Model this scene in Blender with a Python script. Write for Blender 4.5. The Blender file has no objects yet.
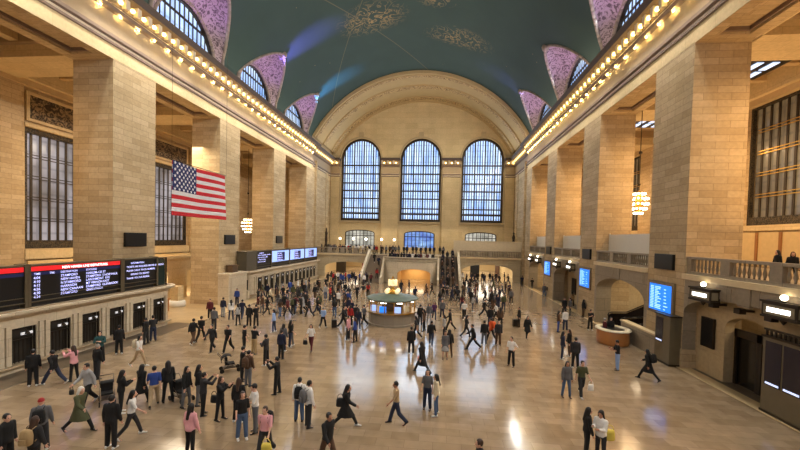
import bpy, bmesh, math, random
from math import sin, cos, pi, radians, sqrt, atan2
from mathutils import Vector, Matrix
from mathutils.geometry import tessellate_polygon
random.seed(7)
SC = bpy.context.scene
COL = SC.collection

# ------------------------------------------------------------------ dimensions (metres)
XL, XR = -22.17, 14.43          # inner faces of the pier rows
XC = (XL + XR) / 2
Y0, PIT, PW = 23.16, 12.34, 3.79
PD = 3.0                        # pier depth
D = 75.8                        # far wall
YB = -9.5                       # wall behind the camera
ZS = 18.88                      # soffit over the bays
YR = 63.06                      # last pier ends, end bay begins
RV, ZV = 21.1, 14.6             # vault circle
CAMZ = 7.2
YE = 66.0                       # east balcony front

# ------------------------------------------------------------------ camera
cd = bpy.data.cameras.new('camera'); cam = bpy.data.objects.new('camera', cd); COL.objects.link(cam)
def basis():
    yaw, pitch, roll = .1019, -.0257, .0241
    c, s = cos(yaw), sin(yaw)
    f = Vector((-s, c, 0)); r = Vector((c, s, 0)); u = Vector((0, 0, 1))
    f2 = f * cos(pitch) + u * sin(pitch); u2 = -f * sin(pitch) + u * cos(pitch)
    return r * cos(roll) + u2 * sin(roll), -r * sin(roll) + u2 * cos(roll), f2
R_, U_, F_ = basis()
m = Matrix.Identity(4)
for i in range(3):
    m[i][0] = R_[i]; m[i][1] = U_[i]; m[i][2] = -F_[i]
m[2][3] = CAMZ
cam.matrix_world = m
cd.sensor_width = 36; cd.lens = 369.26 / 800 * 36; cd.shift_y = (247.97 - 225) / 800
cd.clip_end = 500; cd.clip_start = .05
SC.camera = cam
def px_floor(x, y, z=0):        # place on the floor seen at a point of the photograph (only used to measure people's spots)
    d = F_ + R_ * (x - 400) / 369.26 - U_ * (y - 247.97) / 369.26
    t = (z - CAMZ) / d.z
    return d.x * t, d.y * t

# ------------------------------------------------------------------ materials
MATS = {}
def s2l(c): return tuple((v / 12.92 if v <= .04045 else ((v + .055) / 1.055) ** 2.4) for v in c)
def new_mat(name):
    mt = bpy.data.materials.new(name); mt.use_nodes = True
    nt = mt.node_tree; b = nt.nodes['Principled BSDF']
    return mt, nt, b
def plain(name, rgb, rough=.6, metal=0, emit=0, ecol=None, noise=.12, nscale=3, spec=.5):
    if name in MATS: return MATS[name]
    mt, nt, b = new_mat(name)
    col = (*s2l(rgb), 1)
    b.inputs['Roughness'].default_value = rough; b.inputs['Metallic'].default_value = metal
    b.inputs['Specular IOR Level'].default_value = spec
    if emit:
        b.inputs['Base Color'].default_value = col
        b.inputs['Emission Color'].default_value = (*s2l(ecol or rgb), 1); b.inputs['Emission Strength'].default_value = emit
    else:
        tc = nt.nodes.new('ShaderNodeTexCoord'); n = nt.nodes.new('ShaderNodeTexNoise'); n.inputs['Scale'].default_value = nscale
        nt.links.new(tc.outputs['Object'], n.inputs['Vector'])
        mx = nt.nodes.new('ShaderNodeMix'); mx.data_type = 'RGBA'
        mx.inputs[6].default_value = tuple(v * (1 - noise) for v in col[:3]) + (1,)
        mx.inputs[7].default_value = tuple(min(1, v * (1 + noise)) for v in col[:3]) + (1,)
        nt.links.new(n.outputs['Fac'], mx.inputs[0]); nt.links.new(mx.outputs[2], b.inputs['Base Color'])
    MATS[name] = mt
    return mt
def stone(name, a, c, mortar, bw=1.25, rh=.42, ms=.016, rough=.75, bump=.2, spec=.3, big=.35):
    mt, nt, b = new_mat(name); N = nt.nodes.new; L = nt.links.new
    uv = N('ShaderNodeTexCoord')
    br = N('ShaderNodeTexBrick'); br.inputs['Scale'].default_value = 1
    br.inputs['Brick Width'].default_value = bw; br.inputs['Row Height'].default_value = rh
    br.inputs['Mortar Size'].default_value = ms; br.inputs['Mortar Smooth'].default_value = .2; br.inputs['Bias'].default_value = 0
    br.inputs['Color1'].default_value = (*s2l(a), 1); br.inputs['Color2'].default_value = (*s2l(c), 1); br.inputs['Mortar'].default_value = (*s2l(mortar), 1)
    L(uv.outputs['UV'], br.inputs['Vector'])
    n = N('ShaderNodeTexNoise'); n.inputs['Scale'].default_value = big; n.inputs['Detail'].default_value = 6
    L(uv.outputs['UV'], n.inputs['Vector'])
    n2 = N('ShaderNodeTexNoise'); n2.inputs['Scale'].default_value = 5; n2.inputs['Detail'].default_value = 5
    L(uv.outputs['UV'], n2.inputs['Vector'])
    ad = N('ShaderNodeMath'); ad.operation = 'ADD'; L(n.outputs['Fac'], ad.inputs[0]); L(n2.outputs['Fac'], ad.inputs[1])
    mr = N('ShaderNodeMapRange'); mr.inputs[1].default_value = .6; mr.inputs[2].default_value = 1.4; mr.inputs[3].default_value = .78; mr.inputs[4].default_value = 1.15
    L(ad.outputs[0], mr.inputs[0])
    vm = N('ShaderNodeVectorMath'); vm.operation = 'SCALE'; L(br.outputs['Color'], vm.inputs[0]); L(mr.outputs[0], vm.inputs['Scale'])
    L(vm.outputs[0], b.inputs['Base Color'])
    b.inputs['Roughness'].default_value = rough; b.inputs['Specular IOR Level'].default_value = spec
    if bump:
        bp = N('ShaderNodeBump'); bp.inputs['Strength'].default_value = bump; bp.inputs['Distance'].default_value = .02
        iv = N('ShaderNodeMath'); iv.operation = 'SUBTRACT'; iv.inputs[0].default_value = 1; L(br.outputs['Fac'], iv.inputs[1])
        L(iv.outputs[0], bp.inputs['Height']); L(bp.outputs[0], b.inputs['Normal'])
    MATS[name] = mt
    return mt
def ornament(name, a, c, scale=3, rough=.6, bump=.6, thr=.5, metal=0):
    mt, nt, b = new_mat(name); N = nt.nodes.new; L = nt.links.new
    uv = N('ShaderNodeTexCoord'); n = N('ShaderNodeTexNoise'); n.inputs['Scale'].default_value = scale; n.inputs['Detail'].default_value = 3; n.inputs['Distortion'].default_value = 2.5
    L(uv.outputs['UV'], n.inputs['Vector'])
    cr = N('ShaderNodeValToRGB'); cr.color_ramp.elements[0].position = thr - .06; cr.color_ramp.elements[1].position = thr + .06
    cr.color_ramp.elements[0].color = (*s2l(a), 1); cr.color_ramp.elements[1].color = (*s2l(c), 1)
    L(n.outputs['Fac'], cr.inputs[0]); L(cr.outputs[0], b.inputs['Base Color'])
    bp = N('ShaderNodeBump'); bp.inputs['Strength'].default_value = bump; bp.inputs['Distance'].default_value = .1
    L(n.outputs['Fac'], bp.inputs['Height']); L(bp.outputs[0], b.inputs['Normal'])
    b.inputs['Roughness'].default_value = rough; b.inputs['Metallic'].default_value = metal
    MATS[name] = mt
    return mt
def window_glass(name, strength, ca, cb, sx=.35, sz=.5, cc=None):
    mt, nt, b = new_mat(name); N = nt.nodes.new; L = nt.links.new
    uv = N('ShaderNodeTexCoord'); mp = N('ShaderNodeMapping'); mp.inputs['Scale'].default_value = (sx, sz, 1)
    L(uv.outputs['UV'], mp.inputs[0])
    n = N('ShaderNodeTexNoise'); n.inputs['Scale'].default_value = 1; n.inputs['Detail'].default_value = 3
    L(mp.outputs[0], n.inputs['Vector'])
    br = N('ShaderNodeTexBrick'); br.inputs['Scale'].default_value = 1; br.inputs['Brick Width'].default_value = .9; br.inputs['Row Height'].default_value = 1.15; br.offset = 0
    br.inputs['Mortar Size'].default_value = .16; br.inputs['Mortar Smooth'].default_value = .8
    br.inputs['Color1'].default_value = (.8, .8, .8, 1); br.inputs['Color2'].default_value = (1, 1, 1, 1); br.inputs['Mortar'].default_value = (.45, .45, .45, 1)
    L(uv.outputs['UV'], br.inputs['Vector'])
    cr = N('ShaderNodeValToRGB'); cr.color_ramp.elements[0].position = .3; cr.color_ramp.elements[1].position = .68
    cr.color_ramp.elements[0].color = (*s2l(ca), 1); cr.color_ramp.elements[1].color = (*s2l(cb), 1)
    L(n.outputs['Fac'], cr.inputs[0])
    mx = N('ShaderNodeMix'); mx.data_type = 'RGBA'; mx.blend_type = 'MULTIPLY'; mx.inputs[0].default_value = .55
    L(cr.outputs[0], mx.inputs[6]); L(br.outputs['Color'], mx.inputs[7])
    L(mx.outputs[2], b.inputs['Emission Color']); b.inputs['Emission Strength'].default_value = strength
    b.inputs['Base Color'].default_value = (.05, .06, .08, 1); b.inputs['Roughness'].default_value = .15
    MATS[name] = mt
    return mt

STONE = stone('limestone_ashlar', (.78, .69, .545), (.70, .605, .455), (.53, .44, .32), bw=1.5, rh=.40, ms=.009)
STONE_L = stone('limestone_smooth', (.82, .735, .57), (.79, .70, .535), (.67, .585, .43), bw=2.4, rh=1.1, ms=.01, bump=.05)
TANW = stone('tan_smooth_stone', (.74, .66, .52), (.71, .63, .49), (.6, .52, .4), bw=2.6, rh=1.3, ms=.006, rough=.6, bump=.02)
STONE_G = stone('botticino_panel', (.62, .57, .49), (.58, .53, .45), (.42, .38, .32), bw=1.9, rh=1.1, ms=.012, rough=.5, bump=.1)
MARBLE_D = stone('dark_marble', (.42, .36, .29), (.36, .31, .25), (.28, .24, .2), bw=1.2, rh=.9, ms=.01, rough=.3, bump=.02, spec=.5)
DARK_LINE = plain('bronze_moulding', (.30, .245, .19), .5)
BRONZE = plain('dark_bronze', (.235, .2, .155), .4, .6)
BRONZE_O = ornament('bronze_relief', (.22, .18, .13), (.58, .49, .35), 2.2, .5, .8, .52, .3)
BRONZE_F = ornament('bronze_frame_relief', (.13, .11, .085), (.30, .26, .19), 4, .5, .8, .5, .3)
GOLD = plain('brass', (.78, .6, .28), .3, .9)
BLACK = plain('black_lacquer', (.03, .03, .032), .35)
SCREEN = plain('dark_screen', (.035, .032, .035), .3)
WHITEP = plain('white_panel', (.87, .85, .80), .7, noise=.03)
CREAM = plain('cream_plaster', (.70, .61, .44), .8, noise=.08, nscale=.8)
CREAM_O = ornament('gilded_plaster_relief', (.42, .32, .19), (.76, .65, .46), 2.2, .7, .5, .47)
WOODC = plain('oak_veneer', (.66, .43, .22), .4, noise=.2, nscale=2)
GREEN_R = plain('verdigris_roof', (.36, .42, .38), .45, noise=.15)
PETAL = ornament('severy_relief', (.36, .30, .33), (.66, .58, .62), 2.4, .7, .6, .46)
RIMM = plain('severy_rim', (.58, .52, .48), .7)
BULB = plain('bulb_glow', (1, .9, .62), .4, emit=8, ecol=(1, .86, .52))
GLOBE = plain('globe_glow', (1, .95, .85), .4, emit=9, ecol=(1, .93, .8))
CHAND = plain('chandelier_bulb_glow', (1, .93, .8), .4, emit=9, ecol=(1, .9, .72))
OPAL = plain('clock_opal', (1, .92, .75), .4, emit=.85, ecol=(1, .9, .68))
WLIGHT = plain('white_tube_glow', (1, 1, 1), .4, emit=6, ecol=(1, .98, .95))
WTEXT = plain('board_text_glow', (.8, .8, 1), .4, emit=1.6, ecol=(.74, .76, 1))
REDB = plain('board_red_glow', (.85, .1, .12), .4, emit=.9, ecol=(.86, .12, .15))
BLUEB = plain('board_blue_band', (.1, .12, .3), .4, emit=.35, ecol=(.1, .12, .35))
BSCR = plain('blue_screen_glow', (.15, .5, .95), .4, emit=1.1, ecol=(.13, .50, .95))
BTXT = plain('pale_screen_text', (.7, .9, 1), .4, emit=1.5, ecol=(.65, .87, 1))
PSCR = plain('pale_blue_screen', (.6, .72, .95), .4, emit=1.0, ecol=(.62, .74, 1))
WIN_FAR = window_glass('far_window_glass', 1.9, (.50, .66, .93), (.84, .92, 1.0), 1.3, .18)
WIN_LUN = window_glass('lunette_glass', 1.6, (.45, .65, .95), (.86, .93, 1.0), .25, .3)
WIN_SIDE = window_glass('side_window_glass', .72, (.46, .40, .36), (.86, .82, .84), .4, .25)
WIN_SIDE_R = window_glass('warm_side_window_glass', .45, (.50, .38, .24), (.80, .64, .42), .5, .3)
WIN_LOW = window_glass('low_window_glass', 1.0, (.55, .55, .50), (.92, .90, .84), .5, .6)
WIN_BLUE = window_glass('blue_door_glass', 1.1, (.12, .3, .8), (.65, .82, 1.0), .5, .6)
SHOPLIT = plain('shop_wall', (.82, .72, .53), .7)

def floor_mat():
    mt, nt, b = new_mat('tennessee_marble'); N = nt.nodes.new; L = nt.links.new
    tc = N('ShaderNodeTexCoord')
    br = N('ShaderNodeTexBrick'); br.inputs['Scale'].default_value = 1; br.inputs['Brick Width'].default_value = 1.0; br.inputs['Row Height'].default_value = .5
    br.inputs['Mortar Size'].default_value = .005; br.inputs['Mortar Smooth'].default_value = .3; br.inputs['Bias'].default_value = -.15
    br.inputs['Color1'].default_value = (*s2l((.605, .525, .425)), 1); br.inputs['Color2'].default_value = (*s2l((.53, .45, .35)), 1); br.inputs['Mortar'].default_value = (*s2l((.42, .35, .27)), 1)
    L(tc.outputs['UV'], br.inputs['Vector'])
    n = N('ShaderNodeTexNoise'); n.inputs['Scale'].default_value = .35; n.inputs['Detail'].default_value = 4; n.inputs['Roughness'].default_value = .5
    L(tc.outputs['UV'], n.inputs['Vector'])
    n2 = N('ShaderNodeTexNoise'); n2.inputs['Scale'].default_value = 2.2; n2.inputs['Detail'].default_value = 8
    L(tc.outputs['UV'], n2.inputs['Vector'])
    ad = N('ShaderNodeMath'); ad.operation = 'ADD'; L(n.outputs['Fac'], ad.inputs[0]); L(n2.outputs['Fac'], ad.inputs[1])
    mr = N('ShaderNodeMapRange'); mr.inputs[1].default_value = .7; mr.inputs[2].default_value = 1.3; mr.inputs[3].default_value = .84; mr.inputs[4].default_value = 1.14
    L(ad.outputs[0], mr.inputs[0])
    vm = N('ShaderNodeVectorMath'); vm.operation = 'SCALE'; L(br.outputs['Color'], vm.inputs[0]); L(mr.outputs[0], vm.inputs['Scale'])
    L(vm.outputs[0], b.inputs['Base Color'])
    mr2 = N('ShaderNodeMapRange'); mr2.inputs[1].default_value = .3; mr2.inputs[2].default_value = .7; mr2.inputs[3].default_value = .08; mr2.inputs[4].default_value = .17
    L(n2.outputs['Fac'], mr2.inputs[0]); L(mr2.outputs[0], b.inputs['Roughness'])
    b.inputs['Specular IOR Level'].default_value = .85
    return mt
FLOOR = floor_mat()

def vault_mat():
    # teal plaster with gilt stars, thin chart lines and loose gilt figures (painted on the plaster itself)
    mt, nt, b = new_mat('teal_painted_vault'); N = nt.nodes.new; L = nt.links.new
    tc = N('ShaderNodeTexCoord'); sp = N('ShaderNodeSeparateXYZ'); L(tc.outputs['UV'], sp.inputs[0])
    n = N('ShaderNodeTexNoise'); n.inputs['Scale'].default_value = .25; n.inputs['Detail'].default_value = 6; L(tc.outputs['UV'], n.inputs['Vector'])
    base = N('ShaderNodeMix'); base.data_type = 'RGBA'
    base.inputs[6].default_value = (*s2l((.165, .245, .235)), 1); base.inputs[7].default_value = (*s2l((.22, .305, .285)), 1)
    L(n.outputs['Fac'], base.inputs[0])
    vo = N('ShaderNodeTexVoronoi'); vo.inputs['Scale'].default_value = .45; L(tc.outputs['UV'], vo.inputs['Vector'])
    st = N('ShaderNodeMath'); st.operation = 'LESS_THAN'; st.inputs[1].default_value = .03; L(vo.outputs['Distance'], st.inputs[0])
    # figures: masked distorted noise lines
    fn = N('ShaderNodeTexNoise'); fn.inputs['Scale'].default_value = .8; fn.inputs['Detail'].default_value = 5; fn.inputs['Distortion'].default_value = 1.5; L(tc.outputs['UV'], fn.inputs['Vector'])
    ab = N('ShaderNodeMath'); ab.operation = 'SUBTRACT'; ab.inputs[1].default_value = .5; L(fn.outputs['Fac'], ab.inputs[0])
    ab2 = N('ShaderNodeMath'); ab2.operation = 'ABSOLUTE'; L(ab.outputs[0], ab2.inputs[0])
    lt = N('ShaderNodeMapRange'); lt.inputs[1].default_value = 0; lt.inputs[2].default_value = .045; lt.inputs[3].default_value = 1; lt.inputs[4].default_value = 0; L(ab2.outputs[0], lt.inputs[0])
    acc = None
    for (u0, v0, ru, rv) in VFIG:
        cmb = N('ShaderNodeCombineXYZ'); 
        a1 = N('ShaderNodeMath'); a1.operation = 'SUBTRACT'; a1.inputs[1].default_value = u0; L(sp.outputs[0], a1.inputs[0])
        a2 = N('ShaderNodeMath'); a2.operation = 'DIVIDE'; a2.inputs[1].default_value = ru; L(a1.outputs[0], a2.inputs[0])
        b1 = N('ShaderNodeMath'); b1.operation = 'SUBTRACT'; b1.inputs[1].default_value = v0; L(sp.outputs[1], b1.inputs[0])
        b2 = N('ShaderNodeMath'); b2.operation = 'DIVIDE'; b2.inputs[1].default_value = rv; L(b1.outputs[0], b2.inputs[0])
        L(a2.outputs[0], cmb.inputs[0]); L(b2.outputs[0], cmb.inputs[1])
        ln = N('ShaderNodeVectorMath'); ln.operation = 'LENGTH'; L(cmb.outputs[0], ln.inputs[0])
        mr = N('ShaderNodeMapRange'); mr.inputs[1].default_value = .4; mr.inputs[2].default_value = 1.1; mr.inputs[3].default_value = 1; mr.inputs[4].default_value = 0; L(ln.outputs['Value'], mr.inputs[0])
        if acc is None: acc = mr.outputs[0]
        else:
            mm = N('ShaderNodeMath'); mm.operation = 'MAXIMUM'; L(acc, mm.inputs[0]); L(mr.outputs[0], mm.inputs[1]); acc = mm.outputs[0]
    fg = N('ShaderNodeMath'); fg.operation = 'MULTIPLY'; L(acc, fg.inputs[0]); L(lt.outputs[0], fg.inputs[1])
    fg2 = N('ShaderNodeMath'); fg2.operation = 'MULTIPLY'; fg2.inputs[1].default_value = .75; L(fg.outputs[0], fg2.inputs[0])
    # two long chart lines
    line = None
    for (k, c0) in ((.55, 18), (-.5, -30)):
        q = N('ShaderNodeMath'); q.operation = 'MULTIPLY_ADD'; q.inputs[1].default_value = k; L(sp.outputs[0], q.inputs[0]); 
        q.inputs[2].default_value = -c0
        w = N('ShaderNodeMath'); w.operation = 'ADD'; L(q.outputs[0], w.inputs[0]); L(sp.outputs[1], w.inputs[1])
        w2 = N('ShaderNodeMath'); w2.operation = 'ABSOLUTE'; L(w.outputs[0], w2.inputs[0])
        w3 = N('ShaderNodeMath'); w3.operation = 'LESS_THAN'; w3.inputs[1].default_value = .06; L(w2.outputs[0], w3.inputs[0])
        if line is None: line = w3.outputs[0]
        else:
            mm = N('ShaderNodeMath'); mm.operation = 'MAXIMUM'; L(line, mm.inputs[0]); L(w3.outputs[0], mm.inputs[1]); line = mm.outputs[0]
    l2 = N('ShaderNodeMath'); l2.operation = 'MULTIPLY'; l2.inputs[1].default_value = .2; L(line, l2.inputs[0])
    s2 = N('ShaderNodeMath'); s2.operation = 'MULTIPLY'; s2.inputs[1].default_value = .5; L(st.outputs[0], s2.inputs[0])
    m1 = N('ShaderNodeMath'); m1.operation = 'MAXIMUM'; L(l2.outputs[0], m1.inputs[0]); L(s2.outputs[0], m1.inputs[1])
    m2 = N('ShaderNodeMath'); m2.operation = 'MAXIMUM'; L(m1.outputs[0], m2.inputs[0]); L(fg2.outputs[0], m2.inputs[1])
    mx = N('ShaderNodeMix'); mx.data_type = 'RGBA'; L(m2.outputs[0], mx.inputs[0]); L(base.outputs[2], mx.inputs[6]); mx.inputs[7].default_value = (*s2l((.74, .62, .42)), 1)
    L(mx.outputs[2], b.inputs['Base Color']); b.inputs['Roughness'].default_value = .8
    return mt
# figure patches in vault coordinates (along the hall, across from the crown line)
VFIG = [(46.8, -5.2, 3.2, 4.6), (51.6, 6.2, 2.4, 4.8), (44, 3, 2, 2.5), (34, -3, 4, 4), (30, 7, 4, 3)]
VAULT = vault_mat()

# ------------------------------------------------------------------ mesh builder
class MB:
    def __init__(s): s.v = []; s.f = []; s.mi = []; s.sm = []
    def add(s, vs, fs, mi=0, smooth=False):
        o = len(s.v); s.v += [tuple(v) for v in vs]
        for f in fs: s.f.append(tuple(i + o for i in f)); s.mi.append(mi); s.sm.append(smooth)
        return s
    def box(s, x0, y0, z0, x1, y1, z1, mi=0):
        if x1 < x0: x0, x1 = x1, x0
        if y1 < y0: y0, y1 = y1, y0
        if z1 < z0: z0, z1 = z1, z0
        v = [(x0, y0, z0), (x1, y0, z0), (x1, y1, z0), (x0, y1, z0), (x0, y0, z1), (x1, y0, z1), (x1, y1, z1), (x0, y1, z1)]
        return s.add(v, [(3, 2, 1, 0), (4, 5, 6, 7), (0, 1, 5, 4), (1, 2, 6, 5), (2, 3, 7, 6), (3, 0, 4, 7)], mi)
    def loft(s, rings, mi=0, cap=True, smooth=True, closed=True):
        n = len(rings[0]); vs = [p for r in rings for p in r]; fs = []
        for i in range(len(rings) - 1):
            for j in range(n if closed else n - 1):
                a = i * n + j; b = i * n + (j + 1) % n; fs.append((a, b, b + n, a + n))
        s.add(vs, fs, mi, smooth)
        if cap and closed:
            o = len(s.v) - len(vs)
            s.f.append(tuple(o + i for i in reversed(range(n)))); s.mi.append(mi); s.sm.append(False)
            s.f.append(tuple(o + (len(rings) - 1) * n + i for i in range(n))); s.mi.append(mi); s.sm.append(False)
        return s
    def lathe(s, prof, cx, cy, n=16, mi=0, smooth=True, a0=0):
        rings = [[(cx + r * cos(a0 + 2 * pi * j / n), cy + r * sin(a0 + 2 * pi * j / n), z) for j in range(n)] for r, z in prof]
        return s.loft(rings, mi, True, smooth)
    def sphere(s, c, r, n=10, mi=0, sx=1, sy=1, sz=1):
        m_ = max(4, n // 2); rings = []
        for i in range(1, m_):
            t = pi * i / m_; rings.append([(c[0] + sx * r * sin(t) * cos(2 * pi * j / n), c[1] + sy * r * sin(t) * sin(2 * pi * j / n), c[2] - sz * r * cos(t)) for j in range(n)])
        o = len(s.v); s.loft(rings, mi, False, True)
        b = len(s.v); s.v += [(c[0], c[1], c[2] - sz * r), (c[0], c[1], c[2] + sz * r)]
        last = o + (m_ - 2) * n
        for j in range(n):
            s.f.append((b, o + (j + 1) % n, o + j)); s.mi.append(mi); s.sm.append(True)
            s.f.append((b + 1, last + j, last + (j + 1) % n)); s.mi.append(mi); s.sm.append(True)
        return s
    def tube(s, p0, p1, r0, r1=None, n=8, mi=0, smooth=True):
        r1 = r0 if r1 is None else r1
        a = Vector(p0); b = Vector(p1); d = (b - a).normalized()
        u = d.cross(Vector((0, 0, 1)) if abs(d.z) < .9 else Vector((1, 0, 0))).normalized(); w = d.cross(u)
        rings = [[tuple(c + (u * cos(2 * pi * j / n) + w * sin(2 * pi * j / n)) * r) for j in range(n)] for c, r in ((a, r0), (b, r1))]
        return s.loft(rings, mi, True, smooth)
    def capsule(s, p0, p1, r0, r1, n=10, mi=0):
        a = Vector(p0); b = Vector(p1); d = b - a; L = d.length
        d = d / L if L > 1e-6 else Vector((0, 0, 1))
        u = d.cross(Vector((0, 0, 1)) if abs(d.z) < .9 else Vector((1, 0, 0))).normalized(); w = d.cross(u)
        rings = []
        for k in (-80, -45, -15): t = radians(k); rings.append((a + d * r0 * sin(t), r0 * cos(t)))
        rings.append((a, r0)); rings.append((b, r1))
        for k in (15, 45, 80): t = radians(k); rings.append((b + d * r1 * sin(t), r1 * cos(t)))
        return s.loft([[tuple(c + (u * cos(2 * pi * j / n) + w * sin(2 * pi * j / n)) * r) for j in range(n)] for c, r in rings], mi, True, True)
    def plate(s, outer, holes, fn, thick, mi=0, back=True, mi_side=None):
        # outer/holes: lists of (u,v); fn(u,v,d) -> xyz
        loops = [outer] + holes
        tris = tessellate_polygon([[Vector((u, v, 0)) for u, v in lp] for lp in loops])
        flat = [p for lp in loops for p in lp]; n = len(flat)
        s.add([fn(u, v, 0) for u, v in flat], [t for t in tris], mi)
        if thick:
            if back: s.add([fn(u, v, thick) for u, v in flat], [t[::-1] for t in tris], mi)
            for lp in loops:
                k = len(lp); vs = [fn(u, v, 0) for u, v in lp] + [fn(u, v, thick) for u, v in lp]
                s.add(vs, [(i, (i + 1) % k, (i + 1) % k + k, i + k) for i in range(k)], mi if mi_side is None else mi_side)
        return s
    def mesh(s, name, mats, off=(0, 0, 0), fixn=True, uvfn=None):
        me = bpy.data.meshes.new(name)
        me.from_pydata([(v[0] - off[0], v[1] - off[1], v[2] - off[2]) for v in s.v], [], s.f)
        for mt in (mats if isinstance(mats, (list, tuple)) else [mats]): me.materials.append(mt)
        me.polygons.foreach_set('material_index', s.mi); me.polygons.foreach_set('use_smooth', s.sm)
        if fixn:
            bm = bmesh.new(); bm.from_mesh(me); bmesh.ops.recalc_face_normals(bm, faces=bm.faces); bm.to_mesh(me); bm.free()
        uv = me.uv_layers.new(name='UVMap'); me.update()
        vv = me.vertices; lp = me.loops; data = uv.data
        for p in me.polygons:
            nx, ny, nz = (abs(c) for c in p.normal)
            for li in p.loop_indices:
                c = vv[lp[li].vertex_index].co; X, Y, Z = c.x + off[0], c.y + off[1], c.z + off[2]
                if uvfn: data[li].uv = uvfn(X, Y, Z)
                elif nx >= ny and nx >= nz: data[li].uv = (Y, Z)
                elif ny >= nz: data[li].uv = (X, Z)
                else: data[li].uv = (X, Y)
        return me
    def build(s, name, mats, parent=None, **kw):
        off = parent.get('_off', (0, 0, 0)) if parent else (0, 0, 0)
        me = s.mesh(name, mats, off=tuple(off), **kw)
        o = bpy.data.objects.new(name, me); COL.objects.link(o)
        if parent: o.parent = parent; o['_off'] = tuple(off)
        return o
def tag(o, label, cat, group=None, kind=None):
    o['label'] = label; o['category'] = cat
    if group: o['group'] = group
    if kind: o['kind'] = kind
    return o
def struct(o): o['kind'] = 'structure'; return o
def thing(name, label, cat, loc=(0, 0, 0), group=None, rz=0):
    o = bpy.data.objects.new(name, None); COL.objects.link(o); o.empty_display_size = .2
    o.location = loc; o.rotation_euler = (0, 0, rz); o['_off'] = tuple(loc)
    return tag(o, label, cat, group)
def local(name, label, cat, loc, group=None, rz=0):      # parts given in the thing's own coordinates
    o = thing(name, label, cat, loc, group, rz); o['_off'] = (0., 0., 0.); return o
def copy_tree(o, parent=None):
    c = o.copy(); COL.objects.link(c); c.parent = parent
    for ch in list(o.children): copy_tree(ch, c)
    return c
def arch_pts(c, hw, z0, zs, rise, n=20):   # opening outline: jambs from z0 to zs, elliptical head of given rise
    pts = [(c - hw, z0), (c + hw, z0)]
    for i in range(n + 1):
        t = pi * i / n; pts.append((c + hw * cos(t), zs + rise * sin(t)))
    return pts
def notched(u0, v0, u1, v1, arches, n=18):   # wall outline with arches cut up from its foot: (centre, half width, spring, rise)
    pts = [(u0, v0)]
    for c, hw, zs, rise in arches:
        pts.append((c - hw, v0))
        for i in range(n + 1):
            t = pi - pi * i / n; pts.append((c + hw * cos(t), zs + rise * sin(t)))
        pts.append((c + hw, v0))
    return pts + [(u1, v0), (u1, v1), (u0, v1)]
def rect(u0, v0, u1, v1): return [(u0, v0), (u1, v0), (u1, v1), (u0, v1)]
SIDES = (('left', XL, -1), ('right', XR, 1))
def side_fn(XF, o): return lambda u, v, d: (XF + o * d, u, v)
def far_fn(Y): return lambda u, v, d: (u, Y + d, v)

# ------------------------------------------------------------------ floor
b = MB(); b.box(-19.2, YB, -.3, 14.9, 92, 0); fl = struct(b.build('floor', FLOOR))
b = MB(); b.box(XL - 14, YB, -.3, -19.2, YE + 1, -.004); b.box(XL - 14, YE + 1, -.3, -19.2, 92, 0); struct(b.build('floor_left', stone('tan_marble', (.72, .62, .46), (.66, .56, .41), (.5, .42, .3), bw=1.5, rh=.75, ms=.006, rough=.3, bump=0, spec=.5)))
b = MB(); b.box(-20.9, YB, -.002, -19.2, 27.6, .012); struct(b.build('trim_1', MARBLE_D))
b = MB(); b.box(14.9, YB, -.3, 27, 92, 0); struct(b.build('floor_right', MARBLE_D))
b = MB(); b.box(14.2, YB, 0, 14.95, 62, .02); struct(b.build('trim_2', plain('pale_marble_strip', (.80, .70, .52), .3)))

# ------------------------------------------------------------------ piers
for nm, XF, o in SIDES:
    for k in range(-2, 4):
        y0 = Y0 + k * PIT; y1 = y0 + PW if k < 3 else YR
        b = MB(); b.box(XF, y0, 0, XF + o * PD, y1, ZS)
        b.box(XF - o * .04, y0 - .04, 0, XF + o * (PD + .04), y1 + .04, 1.1)
        struct(b.build('pier_' + nm, STONE))
# ------------------------------------------------------------------ entablature above the piers
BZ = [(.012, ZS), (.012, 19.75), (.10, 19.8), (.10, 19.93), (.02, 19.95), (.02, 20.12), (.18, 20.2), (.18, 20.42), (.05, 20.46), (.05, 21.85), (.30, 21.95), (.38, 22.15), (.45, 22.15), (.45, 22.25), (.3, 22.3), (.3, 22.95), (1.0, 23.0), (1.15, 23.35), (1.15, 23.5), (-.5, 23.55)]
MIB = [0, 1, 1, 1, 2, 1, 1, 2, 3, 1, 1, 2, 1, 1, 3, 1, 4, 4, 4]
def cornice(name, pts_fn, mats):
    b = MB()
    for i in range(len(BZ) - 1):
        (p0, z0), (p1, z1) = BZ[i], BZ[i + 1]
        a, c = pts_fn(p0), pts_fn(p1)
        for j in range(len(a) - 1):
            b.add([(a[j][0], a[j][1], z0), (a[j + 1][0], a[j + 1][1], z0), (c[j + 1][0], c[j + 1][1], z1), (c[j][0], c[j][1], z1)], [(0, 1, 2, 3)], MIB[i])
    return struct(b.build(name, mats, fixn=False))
CM = [STONE_L, plain('cornice_shadow_stone', (.50, .42, .36), .7), plain('cornice_light_stone', (.86, .79, .68), .7), plain('frieze_stone', (.62, .54, .43), .7), plain('corona_stone', (.34, .28, .25), .7)]  # corona colour is darkened to stand in for its shadow
SETB = .45
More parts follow.
